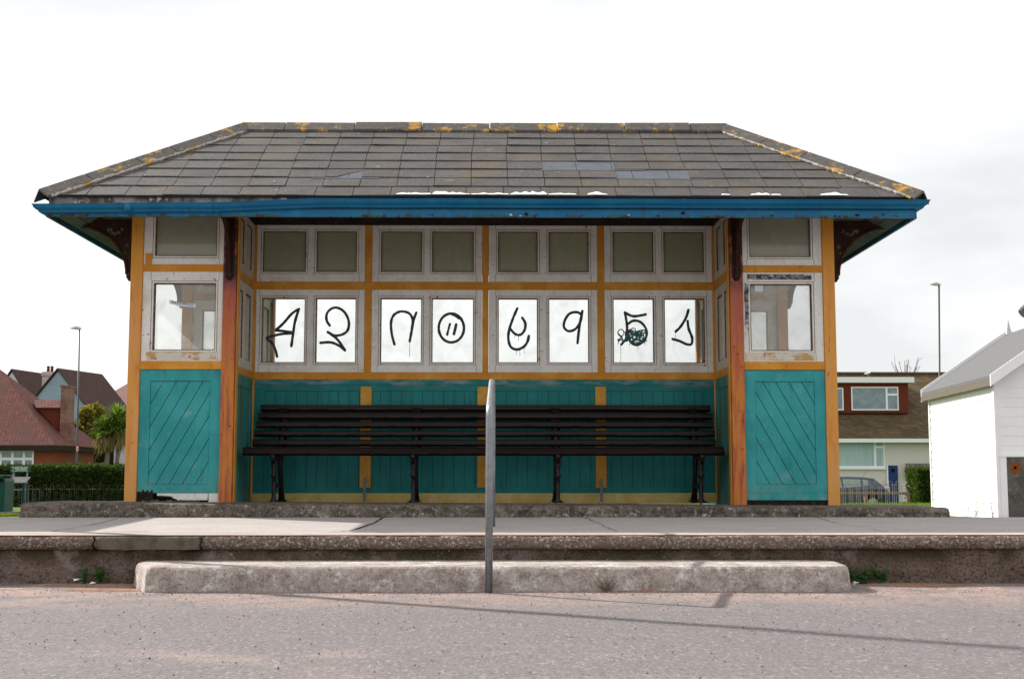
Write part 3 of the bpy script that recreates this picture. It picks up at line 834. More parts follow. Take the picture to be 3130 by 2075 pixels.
for u in (1115, 1838):
    x_ = loc(u, 1490, .88)[0]; zt_ = loc(u, 1459 if u < 1200 else 1462, .88)[2]
    MB().box(x_ - .013, x_ + .013, -.13, -.118, 0, zt_).box(x_ - .011, x_ + .011, -.118, -.04, zt_ - .03, zt_ - .02).build('flat_bar_stay', M['lead'], sh, bevel=.003)

# marker strokes on the panes, traced in the plane of the glass
def cr_spline(p, k=7):
    if len(p) < 3: 
        return [(p[0][0] + (p[1][0] - p[0][0]) * i / k, p[0][1] + (p[1][1] - p[0][1]) * i / k) for i in range(k + 1)]
    out = []
    q = [p[0]] + list(p) + [p[-1]]
    for i in range(1, len(q) - 2):
        a, b, c, d = q[i - 1], q[i], q[i + 1], q[i + 2]
        for j in range(k):
            t = j / k
            out.append(tuple(.5 * (2 * b[m_] + (c[m_] - a[m_]) * t + (2 * a[m_] - 5 * b[m_] + 4 * c[m_] - d[m_]) * t * t + (3 * b[m_] - a[m_] - 3 * c[m_] + d[m_]) * t ** 3) for m_ in (0, 1)))
    return out + [p[-1]]
ORG = {2: (360, 640), 7: (1100, 640), 8: (1650, 640)}
def strokes(zoom, lines, parent, mt, w=.0105, name='graffiti', yoff=-.0035):
    mb = MB(); S = 800 / 2323; yy = yoff
    ou, ov = ORG[zoom]
    for ln in lines:
        ww = w
        if isinstance(ln, tuple) and isinstance(ln[0], (int, float)) and isinstance(ln[1], list): ww, ln = ln
        pts = []
        for (a, b) in cr_spline(ln):
            q = loc(ou + a * S, ov + b * S, .985); pts.append(Vector((q[0], q[2])))
        for i in range(len(pts) - 1):
            a, b = pts[i], pts[i + 1]
            if (b - a).length < 1e-5: continue
            d_ = (b - a).normalized(); nn = Vector((-d_.y, d_.x))
            wa = ww * 1.2 * (1 + .22 * noise.noise(Vector((a.x * 30, a.y * 30, 0))))
            yy -= .000004
            e = d_ * ww * .35
            mb.quad((a.x - e.x + nn.x * wa, yy, a.y - e.y + nn.y * wa), (b.x + e.x + nn.x * wa, yy, b.y + e.y + nn.y * wa),
                    (b.x + e.x - nn.x * wa, yy, b.y + e.y - nn.y * wa), (a.x - e.x - nn.x * wa, yy, a.y - e.y - nn.y * wa))
        for c in (pts[0], pts[-1]):
            yy -= .000004
            mb.add([(c.x + ww * math.cos(k * math.pi / 5), yy, c.y + ww * math.sin(k * math.pi / 5)) for k in range(10)], [tuple(range(10))])
    return mb.build(name, mt, parent, fix=False)
def ell(cx_, cy_, rx, ry, a0=0, a1=360, n_=16):
    return [(cx_ + rx * math.cos(R(a0 + (a1 - a0) * i / n_)), cy_ + ry * math.sin(R(a0 + (a1 - a0) * i / n_))) for i in range(n_ + 1)]
G = pane_objs
strokes(2, [[(1610, 882), (1545, 925), (1470, 1010), (1402, 1072)], [(1402, 1074), (1470, 1080), (1548, 1092)], [(1604, 892), (1572, 1000), (1555, 1110), (1540, 1215)],
            [(1560, 1098), (1440, 1108), (1322, 1138)], [(1322, 1146), (1372, 1190), (1400, 1250), (1414, 1308)]], G[0], M['ink'])
strokes(2, [[(1882, 1032), (1854, 985), (1856, 925), (1895, 882), (1945, 872), (2000, 900), (2038, 955), (2052, 1020), (2035, 1080), (1985, 1112), (1920, 1118), (1862, 1086)],
            [(1862, 1088), (1935, 1140), (1985, 1200), (2018, 1252)], [(2018, 1252), (1965, 1210), (1890, 1180), (1797, 1184)]], G[1], M['ink'])
strokes(7, [[(308, 1200), (284, 1110), (276, 1010), (296, 945), (345, 910), (400, 908), (445, 930), (470, 985), (462, 1060), (442, 1172)], [(502, 915), (484, 960), (468, 1010)], (.002, [(443, 1175), (442, 1305)])], G[2], M['ink'])
strokes(7, [ell(812, 1052, 112, 128, -75, 300, 20), (.006, ell(818, 1055, 100, 118, -60, 90, 8)), [(815, 930), (850, 945), (880, 968)], (.009, [(800, 1015), (786, 1065), (774, 1115)]), (.012, [(855, 1020), (845, 1065), (834, 1108)])], G[3], M['ink'])
strokes(7, [[(1398, 877), (1358, 970), (1325, 1070), (1318, 1150), (1340, 1220), (1395, 1243), (1455, 1218), (1488, 1172), (1500, 1120)], [(1440, 960), (1468, 1010), (1462, 1070), (1425, 1112), (1378, 1105), (1335, 1060)],
            (.0016, [(1375, 1118), (1374, 1140)]), (.0016, [(1407, 1122), (1408, 1168)]), (.0016, [(1388, 1245), (1389, 1290)]), (.0016, [(1419, 1242), (1421, 1300)]), (.0016, [(1459, 1220), (1458, 1282)])], G[4], M['ink'])
strokes(8, [[(372, 935), (330, 912), (265, 925), (222, 985), (215, 1045), (255, 1080), (315, 1062), (358, 1000), (374, 930)], [(378, 900), (362, 980), (345, 1090), (335, 1188)]], G[5], M['ink'])
strokes(8, [[(755, 912), (768, 985), (775, 1060), (765, 1120)], [(757, 916), (830, 948), (942, 932)], [(785, 1015), (830, 988), (890, 998), (938, 1050), (948, 1110), (925, 1165), (870, 1200), (820, 1190), (790, 1140), (782, 1075)],
            [(722, 1200), (755, 1165), (795, 1130)], (.0016, [(718, 1205), (720, 1290), (718, 1368)]), (.0016, [(795, 1185), (796, 1212)]), (.0016, [(872, 1200), (873, 1240)])], G[6], M['ink'])
random.seed(5)
sc1 = [(.0055, [(random.uniform(770, 950), random.uniform(1060, 1185)) for _ in range(4)]) for _ in range(7)]
sc1 += [(.0045, ell(800 + 34 * q, 1120 + 12 * (q % 2), 15, 30, 20, 300, 8)) for q in range(5)]
sc1 += [(.004, ell(830, 1080, 22, 26)), (.004, ell(720, 1095, 26, 30))]
strokes(8, sc1, G[6], M['ink_teal'], name='scribble', yoff=-.0045)
sc2 = [(.005, [(random.uniform(690, 775), random.uniform(1090, 1175)) for _ in range(3)]) for _ in range(4)] + [(.003, [(x_, 1150), (x_ + 2, 1150 + random.uniform(20, 50))]) for x_ in (695, 730, 918, 930, 860)]
strokes(8, sc2, G[6], M['ink_purple'], name='scribble', yoff=-.0052)
random.seed(12)
strokes(8, [[(1320, 890), (1298, 960), (1250, 1040), (1205, 1085)], [(1312, 988), (1322, 1060), (1352, 1140), (1345, 1195), (1300, 1195), (1240, 1168), (1177, 1150)], (.0016, [(1203, 1090), (1204, 1150)])], G[7], M['ink'])
# paper strip stuck on the left front pane
st = MB()
for a_, b_ in (((458, 815), (545, 838)), ((545, 838), (692, 852))):
    q0 = loc(360 + a_[0] * .3444, 640 + (a_[1] - 14) * .3444, .04); q1 = loc(360 + b_[0] * .3444, 640 + (b_[1] - 14) * .3444, .04)
    q2 = loc(360 + b_[0] * .3444, 640 + (b_[1] + 20) * .3444, .04); q3 = loc(360 + a_[0] * .3444, 640 + (a_[1] + 20) * .3444, .04)
    st.quad(*[(q[0], -.9475, q[2]) for q in (q0, q1, q2, q3)])
fw_ = [o for o in sh.children if o.name.startswith('window')][0]
sto = st.build('torn_sticker', M['paper'], fw_, fix=False)
sb_ = MB(); random.seed(6)
for i in range(13):
    t_ = i / 12; u_ = 482 + 175 * t_; v_ = 822 + 26 * t_
    a_ = loc(360 + u_ * .3444, 640 + v_ * .3444, .04); h_ = random.uniform(.006, .011)
    sb_.quad((a_[0], -.9485, a_[2] - h_), (a_[0] + .004, -.9485, a_[2] - h_), (a_[0] + .004 + random.uniform(-.006, .008), -.9485, a_[2] + h_), (a_[0] + random.uniform(-.006, .006), -.9485, a_[2] + h_))
    if i % 2: sb_.quad((a_[0], -.9488, a_[2] - .002), (a_[0] + .011, -.9488, a_[2] - .003), (a_[0] + .011, -.9488, a_[2] + .001), (a_[0], -.9488, a_[2] + .002))
sb_.build('handwriting', M['ink'], fw_, fix=False)
st2 = MB()
for (a_, b_) in ((742, 725), ):
    q0 = loc(2080 + 742 * .306, 640 + 725 * .306, .04); q1 = loc(2080 + 826 * .306, 640 + 822 * .306, .04)
    st2.quad((q0[0], -.9475, q0[2]), (q1[0], -.9475, q0[2]), (q1[0], -.9475, q1[2]), (q0[0], -.9475, q1[2]))
st2.build('torn_poster', M['paper'], [o for o in sh.children if o.name.startswith('window')][1], fix=False)

random.seed(8)
for sx in (-1, 1):
    nh = MB()
    for i in range(9):
        x_ = sx * random.uniform(W_RI + .02, W_RO - .02); z_ = random.uniform(.25, 1.85); e = random.uniform(.003, .0065)
        nh.add([(x_ + e * math.cos(a), -1.0062, z_ + e * 1.3 * math.sin(a)) for a in range(6)], [tuple(range(6))])
    nh.build('nail_holes', M['dark'], [o for o in sh.children if o.name.startswith('inner_post')][0 if sx < 0 else 1], fix=False)
# ceiling, soffit, fascia, gutters
EO, EY = 3.605, 1.58                                     # eaves half width / half depth
c = MB().box(-3.07, 3.07, -.98, .98, 2.685, 2.70)
c.build('ceiling', M['ceil'], sh)
wp = MB()
for sy in (-1, 1): wp.box(-3.08, 3.08, sy * .99, sy * .90, 2.646, 2.684)
for sx in (-1, 1): wp.box(sx * 3.08, sx * 2.99, -.90, .90, 2.646, 2.684); wp.box(sx * 2.235, sx * 2.17, -.90, .90, 2.601, 2.68)
wp.build('wall_plate', M['ceil'], sh)
so = MB()
nb = 5
def ring(t, z):
    x = 3.08 + (EO - .03 - 3.08) * t; y = .99 + (EY - .03 - .99) * t
    return [(-x, -y, z), (x, -y, z), (x, y, z), (-x, y, z)]
for k in range(nb):
    t0, t1 = k / nb + .006, (k + 1) / nb - .012
    za, zb_ = 2.635 - .245 * t0, 2.635 - .245 * t1
    A, B = ring(t0, za), ring(t1, zb_)
    A2, B2 = ring(t0, za + .012), ring(t1, zb_ + .012)
    for i in range(4):
        j = (i + 1) % 4
        so.add([A[i], A[j], B[j], B[i], A2[i], A2[j], B2[j], B2[i]], [(0, 1, 2, 3), (7, 6, 5, 4), (0, 4, 5, 1), (2, 6, 7, 3)])
A, B = ring(0, 2.655), ring(1, 2.412)
for i in range(4):
    j = (i + 1) % 4
    so.add([A[i], A[j], B[j], B[i]], [(0, 1, 2, 3)], 1)
so.build('soffit', [M['soffit'], M['black']], sh, fix=False)
for sy in (-1, 1):
    MB().box(-EO, EO, sy * (EY), sy * (EY + .022), 2.372, 2.450).build('fascia', M['blue'], sh, bevel=.002)
    MB().box(-EO, EO, sy * (EY + .0225), sy * (EY + .025), 2.441, 2.447).build('fascia_shadow_line', M['dark'], sh)  # thin dark strip painting the shadow under the gutter lip
    MB().box(-EO, EO, sy * (EY - .03), sy * (EY + .004), 2.44, 2.548).build('eaves_board', M['eave'], sh)
for sx in (-1, 1):
    MB().box(sx * EO, sx * (EO + .022), -EY, EY, 2.372, 2.450).build('fascia', M['blue'], sh, bevel=.002)
    MB().box(sx * (EO - .03), sx * (EO + .004), -EY + .03, EY - .03, 2.44, 2.548).build('eaves_board', M['eave'], sh)
for (u, v, rr_, mt_) in ((1608, 655, .020, 'dark'), (2087, 652, .020, 'dark'), (1562, 657, .013, 'paper'), (1590, 660, .008, 'paper'), (1322, 657, .008, 'dark'), (2012, 660, .016, 'dark'), (2360, 660, .013, 'dark'), (2620, 658, .017, 'dark'), (2700, 656, .012, 'dark'), (2552, 661, .012, 'dark'), (1922, 658, .009, 'paper')):
    x_, _, z_ = loc(u, v, SY - EY - .0232)
    hb_ = MB().add([(x_ + rr_ * random.uniform(.6, 1.5) * math.cos(a * .7), -(EY + .0232), max(2.373, z_ + rr_ * .7 * random.uniform(.6, 1.2) * math.sin(a * .7))) for a in range(9)], [tuple(range(9))])
    hb_.build('rust_hole', M[mt_], sh, fix=False)
# ogee gutters with mitred corners; the front one sags to the left
gp = [(.026, 2.447), (.05, 2.444), (.062, 2.451), (.066, 2.463), (.082, 2.472), (.096, 2.486), (.100, 2.50), (.104, 2.502), (.108, 2.512), (.098, 2.514), (.090, 2.50), (.060, 2.475), (.026, 2.455)]
def sag(x): return -.038 * max(0, min(1, (-1.2 - x) / 1.0)) ** 1.4 - .012 * max(0, (-2.6 - x))
for side in range(4):
    gtr = MB(); n_ = 40; rows = []
    for i in range(n_ + 1):
        t = -1 + 2 * i / n_
        row = []
        for (o_, z_) in gp:
            if side == 0: x, y = t * (EO + o_), -(EY + o_)
            elif side == 2: x, y = -t * (EO + o_), EY + o_
            elif side == 1: x, y = EO + o_, t * (EY + o_)
            else: x, y = -(EO + o_), -t * (EY + o_)
            dz = sag(x) + noise.noise(Vector((x * 1.5, y * 1.5, 0))) * .004
            row.append((x, y, z_ + dz))
        rows.append(row)
    for row in rows: gtr.v += row
    L_ = len(gp)
    for i in range(n_):
        for k in range(L_):
            a = i * L_ + k; b = i * L_ + (k + 1) % L_
            gtr.f.append((a, b, b + L_, a + L_)); gtr.m.append(0)
    gtr.f.append(tuple(range(L_))); gtr.m.append(0); gtr.f.append(tuple(n_ * L_ + k for k in range(L_))); gtr.m.append(0)
    go = gtr.build('gutter', M['blue'], sh)
    if side == 0:
        for u in (365, 662, 640, 1378, 2091, 2808):
            xx = loc(u, 620, -.7)[0]; dz = sag(xx); w_ = .016
            cl = MB()
            pr = [(-(EY + o_ + .003), z_ + dz + (.003 if z_ > 2.49 else -.003)) for (o_, z_) in gp[:10]]
            for (p, q) in zip(pr, pr[1:]):
                cl.quad((xx - w_, p[0], p[1]), (xx + w_, p[0], p[1]), (xx + w_, q[0], q[1]), (xx - w_, q[0], q[1]))
            cl.build('gutter_joint', M['blue'], go, fix=False)
        xx = loc(387, 645, -.7)[0]
        MB().lathe([(.0, 2.405), (.036, 2.407), (.036, 2.46), (.02, 2.475), (.0, 2.478)], xx, -(EY + .075), 12).build('outlet_stub', M['blue'], go, smooth=True)

# iron spandrel brackets
def bracket_mesh():
    """in the plane x (outwards 0..L) / z (0 down to -H); thickness in y"""
    Lb, H = .50, .50
    mb = MB(); cs = .0125
    def arc(t):                                             # rib from the foot of the post to the tip
        a = t * math.pi / 2
        return (Lb - (Lb - .045) * math.cos(a) , -H + .03 + (H - .07) * math.sin(a))
    holes = [(.10 + .03 * k, -.075 - .035 * math.sin(k * .75), .016) for k in range(5)] + [(.055, -.22, .02), (.08, -.28, .018), (.20, -.07, .014)]
    def inside(x, z):
        if x < 0 or z > 0: return False
        # outside the ellipse centred at the tip foot
        ex, ez = (x - Lb) / (Lb - .045), (z - (-H + .03)) / (H - .07)
        if ex * ex + ez * ez < 1.0: return False
        return not any((x - a) ** 2 + (z - b) ** 2 < r_ * r_ for a, b, r_ in holes)
    nn = int(Lb / cs)
    for i in range(nn):
        for j in range(int(H / cs)):
            x, z = i * cs, -(j + 1) * cs
            if inside(x + cs / 2, z + cs / 2): mb.box(x, x + cs, -.008, .008, z, z + cs)
    mb.tube([(arc(t / 16)[0], 0, arc(t / 16)[1]) for t in range(17)], .018, 6)
    mb.box(0, Lb, -.028, .028, 0, .014)
    mb.box(-.004, .018, -.036, .036, -H, 0)
    mb.tube([(.012, 0, -H - .03), (.014, 0, -H), (.016, 0, -H + .04)], [.018, .034, .03], 8)
    return mb
bm_ = bracket_mesh()
proto = bm_.build('iron_bracket', M['iron'], sh, fix=False)
spots = []
for sy in (-1, 1):
    for sx in (-1, 1):
        spots.append((sx * 3.08, sy * .935, 0 if sx > 0 else math.pi))
        spots.append((sx * 2.213, sy * 1.005, -math.pi / 2 if sy < 0 else math.pi / 2))
for i, (x, y, rz) in enumerate(spots):
    o = proto if i == 0 else proto.copy()
    if i: col.objects.link(o); o.parent = sh
    o.location = (x, y, 2.462); o.rotation_euler.z = rz
    if i % 2: o.scale.x = .72
    
# ------------------------------------------------------------------ roof
RE_X, RE_Y, RZ0 = 3.655, 1.59, 2.553                       # tile edge
RR_X, RZ1 = 2.31, 3.555                                   # ridge half length, height
def slope_pt(side, s, x, h):
    """side 0 front,1 right,2 back,3 left. s 0..1 up the slope, x along the eave, h off the surface"""
    if side in (0, 2):
        run, rise = RE_Y, RZ1 - RZ0
        Ls = math.hypot(run, rise); y = -RE_Y + run * s; z = RZ0 + rise * s
        y += -h * rise / Ls; z += h * run / Ls
        return (x, y, z) if side == 0 else (-x, -y, z)
    run, rise = RE_X - RR_X, RZ1 - RZ0
    Ls = math.hypot(run, rise); q = RE_X - run * s; z = RZ0 + rise * s
    q += h * rise / Ls; z += h * run / Ls
    return (q, x, z) if side == 1 else (-q, -x, z)
def half(side, s): return RE_X - (RE_X - RR_X) * s if side in (0, 2) else RE_Y * (1 - s)
rf = MB()
for side in range(4):
    a, b = half(side, 0), half(side, 1)
    rf.add([slope_pt(side, 0, -a, .0), slope_pt(side, 0, a, .0), slope_pt(side, 1, b, 0), slope_pt(side, 1, -b, 0)], [(0, 1, 2, 3)])
    # plain lower layer of clean slate, seen where slates are missing
sl = rf
sl.m = [0] * len(sl.f)
E0 = [0.0, .122, .243, .363, .482, .600, .717, .833, .94, 1.0]
LS = math.hypot(RE_Y, RZ1 - RZ0)
nslate = MB(); under = MB(); edge = MB()
for side in range(4):
    for k in range(9):
        s0, s1 = E0[k], E0[k + 1]
        wS = .315; off = (k % 2) * wS / 2 + .06 + random.uniform(-.02, .02)
        x = -half(side, s0) - wS + off
        while x < half(side, s0):
            x0, x1 = x, x + wS
            x += wS
            g_ = .003
            a0, a1 = max(x0 + g_, -half(side, s0)), min(x1 - g_, half(side, s0))
            b0, b1 = max(x0 + g_, -half(side, s1)), min(x1 - g_, half(side, s1))
            if a1 - a0 < .01: continue
            if b1 < b0: b0 = b1 = max(-half(side, s1), min(half(side, s1), (b0 + b1) / 2))
            mid = (x0 + x1) / 2
            miss = side == 0 and ((k == 3 and .66 < mid < 1.30) or (k == 2 and 1.16 < mid < 1.78))
            h0 = .010 + random.uniform(-.002, .004); h1 = .0035
            lift = random.uniform(-.002, .005); sj = random.uniform(-.004, .002)
            if miss: continue
            if side == 0 and k == 2 and -1.33 < mid < -1.05:    # broken slate with a curved edge
                pl = [(a0, s0), (a0 + .10, s0), (a0 + .16, s0 + .035), (a0 + .25, s0 + .07), (a1, s0 + .09), (b1, s1), (b0, s1)]
                vs = [slope_pt(side, q, p, h0 + (h1 - h0) * (q - s0) / (s1 - s0)) for p, q in pl]
                vs += [slope_pt(side, q, p, h0 - .007 + (h1 - h0) * (q - s0) / (s1 - s0)) for p, q in pl]
                n_ = len(pl)
                nslate.add(vs, [tuple(range(n_))] + [(i, i + n_, (i + 1) % n_ + n_, (i + 1) % n_) for i in range(n_)])
                continue
            vs = [slope_pt(side, s0 - .004 + sj, a0, h0 + lift), slope_pt(side, s0 - .004 + sj, a1, h0), slope_pt(side, s1, b1, h1), slope_pt(side, s1, b0, h1),
                  slope_pt(side, s0 - .004 + sj, a0, h0 - .008 + lift), slope_pt(side, s0 - .004 + sj, a1, h0 - .008), slope_pt(side, s1, b1, h1 - .003), slope_pt(side, s1, b0, h1 - .003)]
            nslate.add(vs, [(0, 1, 2, 3), (0, 4, 5, 1), (1, 5, 6, 2), (3, 7, 4, 0)])
ro = nslate.build('slate_covering', M['slate'], sh, fix=False)
rf.build('roof_underlay', M['slate_edge'], sh, fix=False)
for (k, xa, xb) in ((3, .62, 1.30), (2, 1.10, 1.80), (2, -1.36, -1.02)):
    under = MB()
    x = xa - .12
    while x < xb + .05:
        x1 = min(x + .315, xb + .12)
        under.add([slope_pt(0, E0[k] - .02, x + .002, .0075), slope_pt(0, E0[k] - .02, x1 - .002, .0075), slope_pt(0, E0[k + 1] + .01, x1 - .002, .0022), slope_pt(0, E0[k + 1] + .01, x + .002, .0022)], [(0, 1, 2, 3)])
        x = x1
    under.build('exposed_slates', M['slate_new'], ro, fix=False)

# eave undercloak strip
ed = MB()
for side in range(4):
    a = half(side, 0)
    p = [slope_pt(side, -.010, -a, .006), slope_pt(side, -.010, a, .006), slope_pt(side, .02, a, .006), slope_pt(side, .02, -a, .006)]
    q = [slope_pt(side, -.010, -a, -.006), slope_pt(side, -.010, a, -.006), slope_pt(side, .02, a, -.006), slope_pt(side, .02, -a, -.006)]
    ed.add(p + q, [(0, 1, 2, 3), (7, 6, 5, 4), (0, 4, 5, 1), (2, 6, 7, 3), (1, 5, 6, 2), (3, 7, 4, 0)])
ed.build('undercloak', M['slate_edge'], sh, fix=False)
# lime patches along the eave
lm = MB()
def patch(u0, u1, hmax):
    lm = MB()
    xa, xb = loc(u0, 595, -.59)[0], loc(u1, 595, -.59)[0]
    n_ = max(6, int((xb - xa) / .02)); top, bot = [], []
    for i in range(n_ + 1):
        x = xa + (xb - xa) * i / n_; e = math.sin(math.pi * i / n_) ** .5
        hh = hmax * .62 * e * (.12 + .9 * abs(noise.noise(Vector((x * 11, 4.2, 0)))) * 2.2 + .25 * noise.noise(Vector((x * 45, 1.2, 0))))
        top.append(slope_pt(0, max(-.004, min(.09, .002 + hh)), x, .0215)); bot.append(slope_pt(0, -.009 + .004 * noise.noise(Vector((x * 20, 1, 0))), x, .023))
    m_ = len(top)
    lm.add(bot + top, [(i, i + 1, m_ + i + 1, m_ + i) for i in range(m_ - 1)])
    lm.build('lime_mortar', M['lime'], ro, fix=False)
for a in ((1212, 1318, .045), (1322, 1436, .075), (1440, 1555, .03), (1560, 1672, .075), (1676, 1760, .025), (1795, 1855, .05), (2203, 2230, .02), (2293, 2352, .06), (2355, 2385, .02), (2505, 2590, .04)): patch(*a)
# ridge and hip tiles
def capseg(p, q, left, right, w, h, t=.012, lipm=False, s0=0.0, s1=1.0):
    """angular tile from p to q; left/right: unit vectors lying on the two slopes, pointing down"""
    p, q = Vector(p), Vector(q)
    a = p + (q - p) * s0; b = p + (q - p) * s1
    upv = Vector((0, 0, 1))
    mb = MB()
    vs = []
    for c_ in (a, b):
        top = c_ + upv * h
        vs += [c_ + left * w + upv * (h * .52), top, c_ + right * w + upv * (h * .52),
               c_ + right * w + upv * (h * .52 - .022), top - upv * t * 1.6, c_ + left * w + upv * (h * .52 - .022)]
    mb.add(vs, [(0, 1, 7, 6), (1, 2, 8, 7), (2, 3, 9, 8), (3, 4, 10, 9), (4, 5, 11, 10), (5, 0, 6, 11), (0, 5, 4, 1), (1, 4, 3, 2), (6, 7, 10, 11), (7, 8, 9, 10)])
    return mb
Ls0 = math.hypot(RE_Y, RZ1 - RZ0); Ls1 = math.hypot(RE_X - RR_X, RZ1 - RZ0)
dF = Vector((0, -RE_Y, RZ0 - RZ1)) / Ls0; dB = Vector((0, RE_Y, RZ0 - RZ1)) / Ls0
dRt = Vector((RE_X - RR_X, 0, RZ0 - RZ1)) / Ls1; dLf = Vector((-(RE_X - RR_X), 0, RZ0 - RZ1)) / Ls1
us = [745, 873, 1086, 1290, 1497, 1703, 1908, 2108, 2225]
xr = [-RR_X - .02] + [loc(u, 375, .96)[0] for u in us[1:-1]] + [RR_X + .02]
for a, b in zip(xr, xr[1:]):
    jz = random.uniform(-.004, .005)
    t = capseg((a + .003, 0, RZ1 + jz), (b - .003, 0, RZ1 + jz + random.uniform(-.004, .004)), dF, dB, .135, .060)
    t.build('ridge_tile', M['hip'], sh, bevel=.004)
def hip(sx, sy, joints, mortar=False):
    top = Vector((sx * RR_X, 0, RZ1)); bot = Vector((sx * (RE_X + .03), sy * (RE_Y + .03), RZ0 - .015))
    ax = (bot - top).normalized()
    front = (dF if sy < 0 else dB); endd = (dRt if sx > 0 else dLf)
    # directions on each slope square to the hip line, pointing away from it
    nf = Vector((0, sy * (RZ1 - RZ0), RE_Y)).normalized(); ne = Vector((sx * (RZ1 - RZ0), 0, RE_X - RR_X)).normalized()
    lf = ax.cross(nf).normalized();  lf = lf if lf.x * sx < 0 else -lf
    le = ax.cross(ne).normalized();  le = le if le.y * sy < 0 else -le
    for a, b in zip(joints, joints[1:]):
        t = capseg(top, bot, lf, le, .125, .062, s0=a + .002, s1=b - .002)
        o = t.build('hip_tile', M['hip'], sh, bevel=.004)
    mo = MB(); n_ = 60; pts = []
    for i in range(n_):
        s = .04 + .94 * i / (n_ - 1); c_ = top + (bot - top) * s
        pts.append(c_ + lf * (.118 + random.uniform(-.006, .006)) + nf * (.012 + random.uniform(0, .006)))
    mo.tube(pts, [.013 + random.uniform(-.003, .004) for _ in pts], 6)
    mo.build('hip_mortar', M['mortar'], sh, fix=False)
hip(-1, -1, [0, .20, .40, .57, .80, 1.0]); hip(1, -1, [0, .245, .455, .72, 1.0])
hip(-1, 1, [0, .25, .5, .75, 1.0]); hip(1, 1, [0, .25, .5, .75, 1.0])
nl = MB()
for (u, v, Y) in ((2375, 438, .6), (2420, 462, .4), (2490, 490, .25), (2555, 518, .05), (2660, 547, -.15), (2748, 575, -.4), (2233, 392, .85), (245, 569, -.45), (385, 510, -.1), (469, 484, .05), (690, 408, .6), (770, 377, .85), (1062, 373, .93), (1300, 378, .93), (1470, 380, .93), (1520, 380, .93), (1690, 380, .93), (1895, 380, .93), (2090, 380, .93)):
    x_, y_, z_ = loc(u, v, Y)
    bpt = Vector((x_, y_, z_))
    nl.tube([bpt + Vector((0, -.004, -.02)), bpt + Vector((0, -.004, .012))], .009, 6)
# (nail heads are modelled only where the tiles carry them)

# ------------------------------------------------------------------ bench
bx0, bx1 = -2.235, 1.985
be = tag(empty('slatted_bench', (-.12, .6, 0)), 'long dark brown slatted bench with cast iron legs against the teal partition', 'bench')
def bslat(Y, zc, h, t, rake, x0=bx0, x1=bx1, name='back_slat'):
    mb = MB()
    ca, sa = math.cos(rake), math.sin(rake)
    lo = -h * .18 if h > .04 else -h / 2 + .006
    sec = [(-t / 2, lo), (-t / 2 + .002, lo - .0035), (-t / 2 + .016, -h / 2), (t / 2, -h / 2), (t / 2, h / 2), (-t / 2 + .010, h / 2), (-t / 2, h / 2 - .008)]
    pts = [(Y - .6 + a * ca + b * sa, zc - a * sa + b * ca) for a, b in sec]
    n_ = 60
    k = len(pts)
    vs = []
    for i in range(n_ + 1):
        x = x0 + (x1 - x0) * i / n_
        dz = noise.noise(Vector((x * 1.2, Y * 3, zc * 5))) * .004
        vs += [(x + .12, p[0], p[1] + dz + (noise.noise(Vector((x * 9, zc * 30, 0))) * .0012 if j < 2 else 0)) for j, p in enumerate(pts)]
    body = [(i * k + j, i * k + (j + 1) % k, (i + 1) * k + (j + 1) % k, (i + 1) * k + j) for i in range(n_) for j in range(k) if j != 0]
    body += [tuple(range(k)), tuple(n_ * k + j for j in range(k))]
    edge_glint = [(i * k, i * k + 1, (i + 1) * k + 1, (i + 1) * k) for i in range(n_)]
    mb.add(vs, body)
    mb.f += edge_glint; mb.m += [1] * len(edge_glint)
    mb.build(name, [M['bench'], M['edge_glint']], be)
bslat(.84, .860, .058, .036, .25, bx0 + .03, bx1 - .01)
MB().box(bx0 + .16, bx1 + .08, .862 - .6, .872 - .6, .79, .85).build('back_board', M['bench'], be)
bslat(.80, .783, .056, .036, .25, bx0 + .02, bx1)
bslat(.76, .702, .056, .036, .22, bx0 + .01, bx1)
bslat(.725, .620, .056, .036, .18, bx0, bx1 + .01)
bslat(.685, .535, .060, .042, .10, bx0 - .01, bx1 + .01)
for i, (Y, z) in enumerate(((.60, .455), (.52, .437), (.44, .432), (.36, .436))): bslat(Y, z, .028, .062, 0, bx0 - .03, bx1 + .03, 'seat_slat')
bslat(.275, .450, .074, .050, -.1, bx0 - .015, bx1 + .01, 'seat_slat')
def leg(xw, sgn):
    x = xw + .12
    mb = MB()
    prof = [(.050, 0), (.046, .012), (.026, .03), (.022, .06), (.024, .16), (.020, .22), (.036, .232), (.036, .246), (.020, .256), (.026, .30), (.036, .36), (.030, .385), (.045, .395), (.045, .412)]
    mb.lathe([(a * .82, b) for a, b in prof], x, .36 - .6, 12)
    mb.tube([(x, .80 - .6, 0), (x, .76 - .6, .10), (x, .70 - .6, .28), (x, .68 - .6, .42), (x, .76 - .6, .62), (x, .86 - .6, .88)], [.034, .024, .022, .026, .024, .018], 8)
    mb.box(x - .04, x + .04, .76 - .6, .86 - .6, 0, .014)
    mb.box(x - .038, x + .038, .80 - .6, .815 - .6, .48, .86)
    mb.tube([(x, .24 - .6, .405), (x, .36 - .6, .40), (x, .55 - .6, .405), (x, .70 - .6, .44)], [.022, .026, .022, .022], 8)
    mb.tube([(x, .36 - .6, .10), (x, .55 - .6, .16), (x, .74 - .6, .12)], .012, 6)
    mb.tube([(x, .36 - .6, .34), (x, .28 - .6, .375), (x, .25 - .6, .40)], [.012, .018, .02], 6)
    mb.box(x - .05, x + .05, .33 - .6, .39 - .6, 0, .010)
    mb.build('cast_iron_leg', M['bench_iron'], be, smooth=True)
for u in (837, 1263, 1705, 2143): leg(at(u, 1480, .36).x, 1)

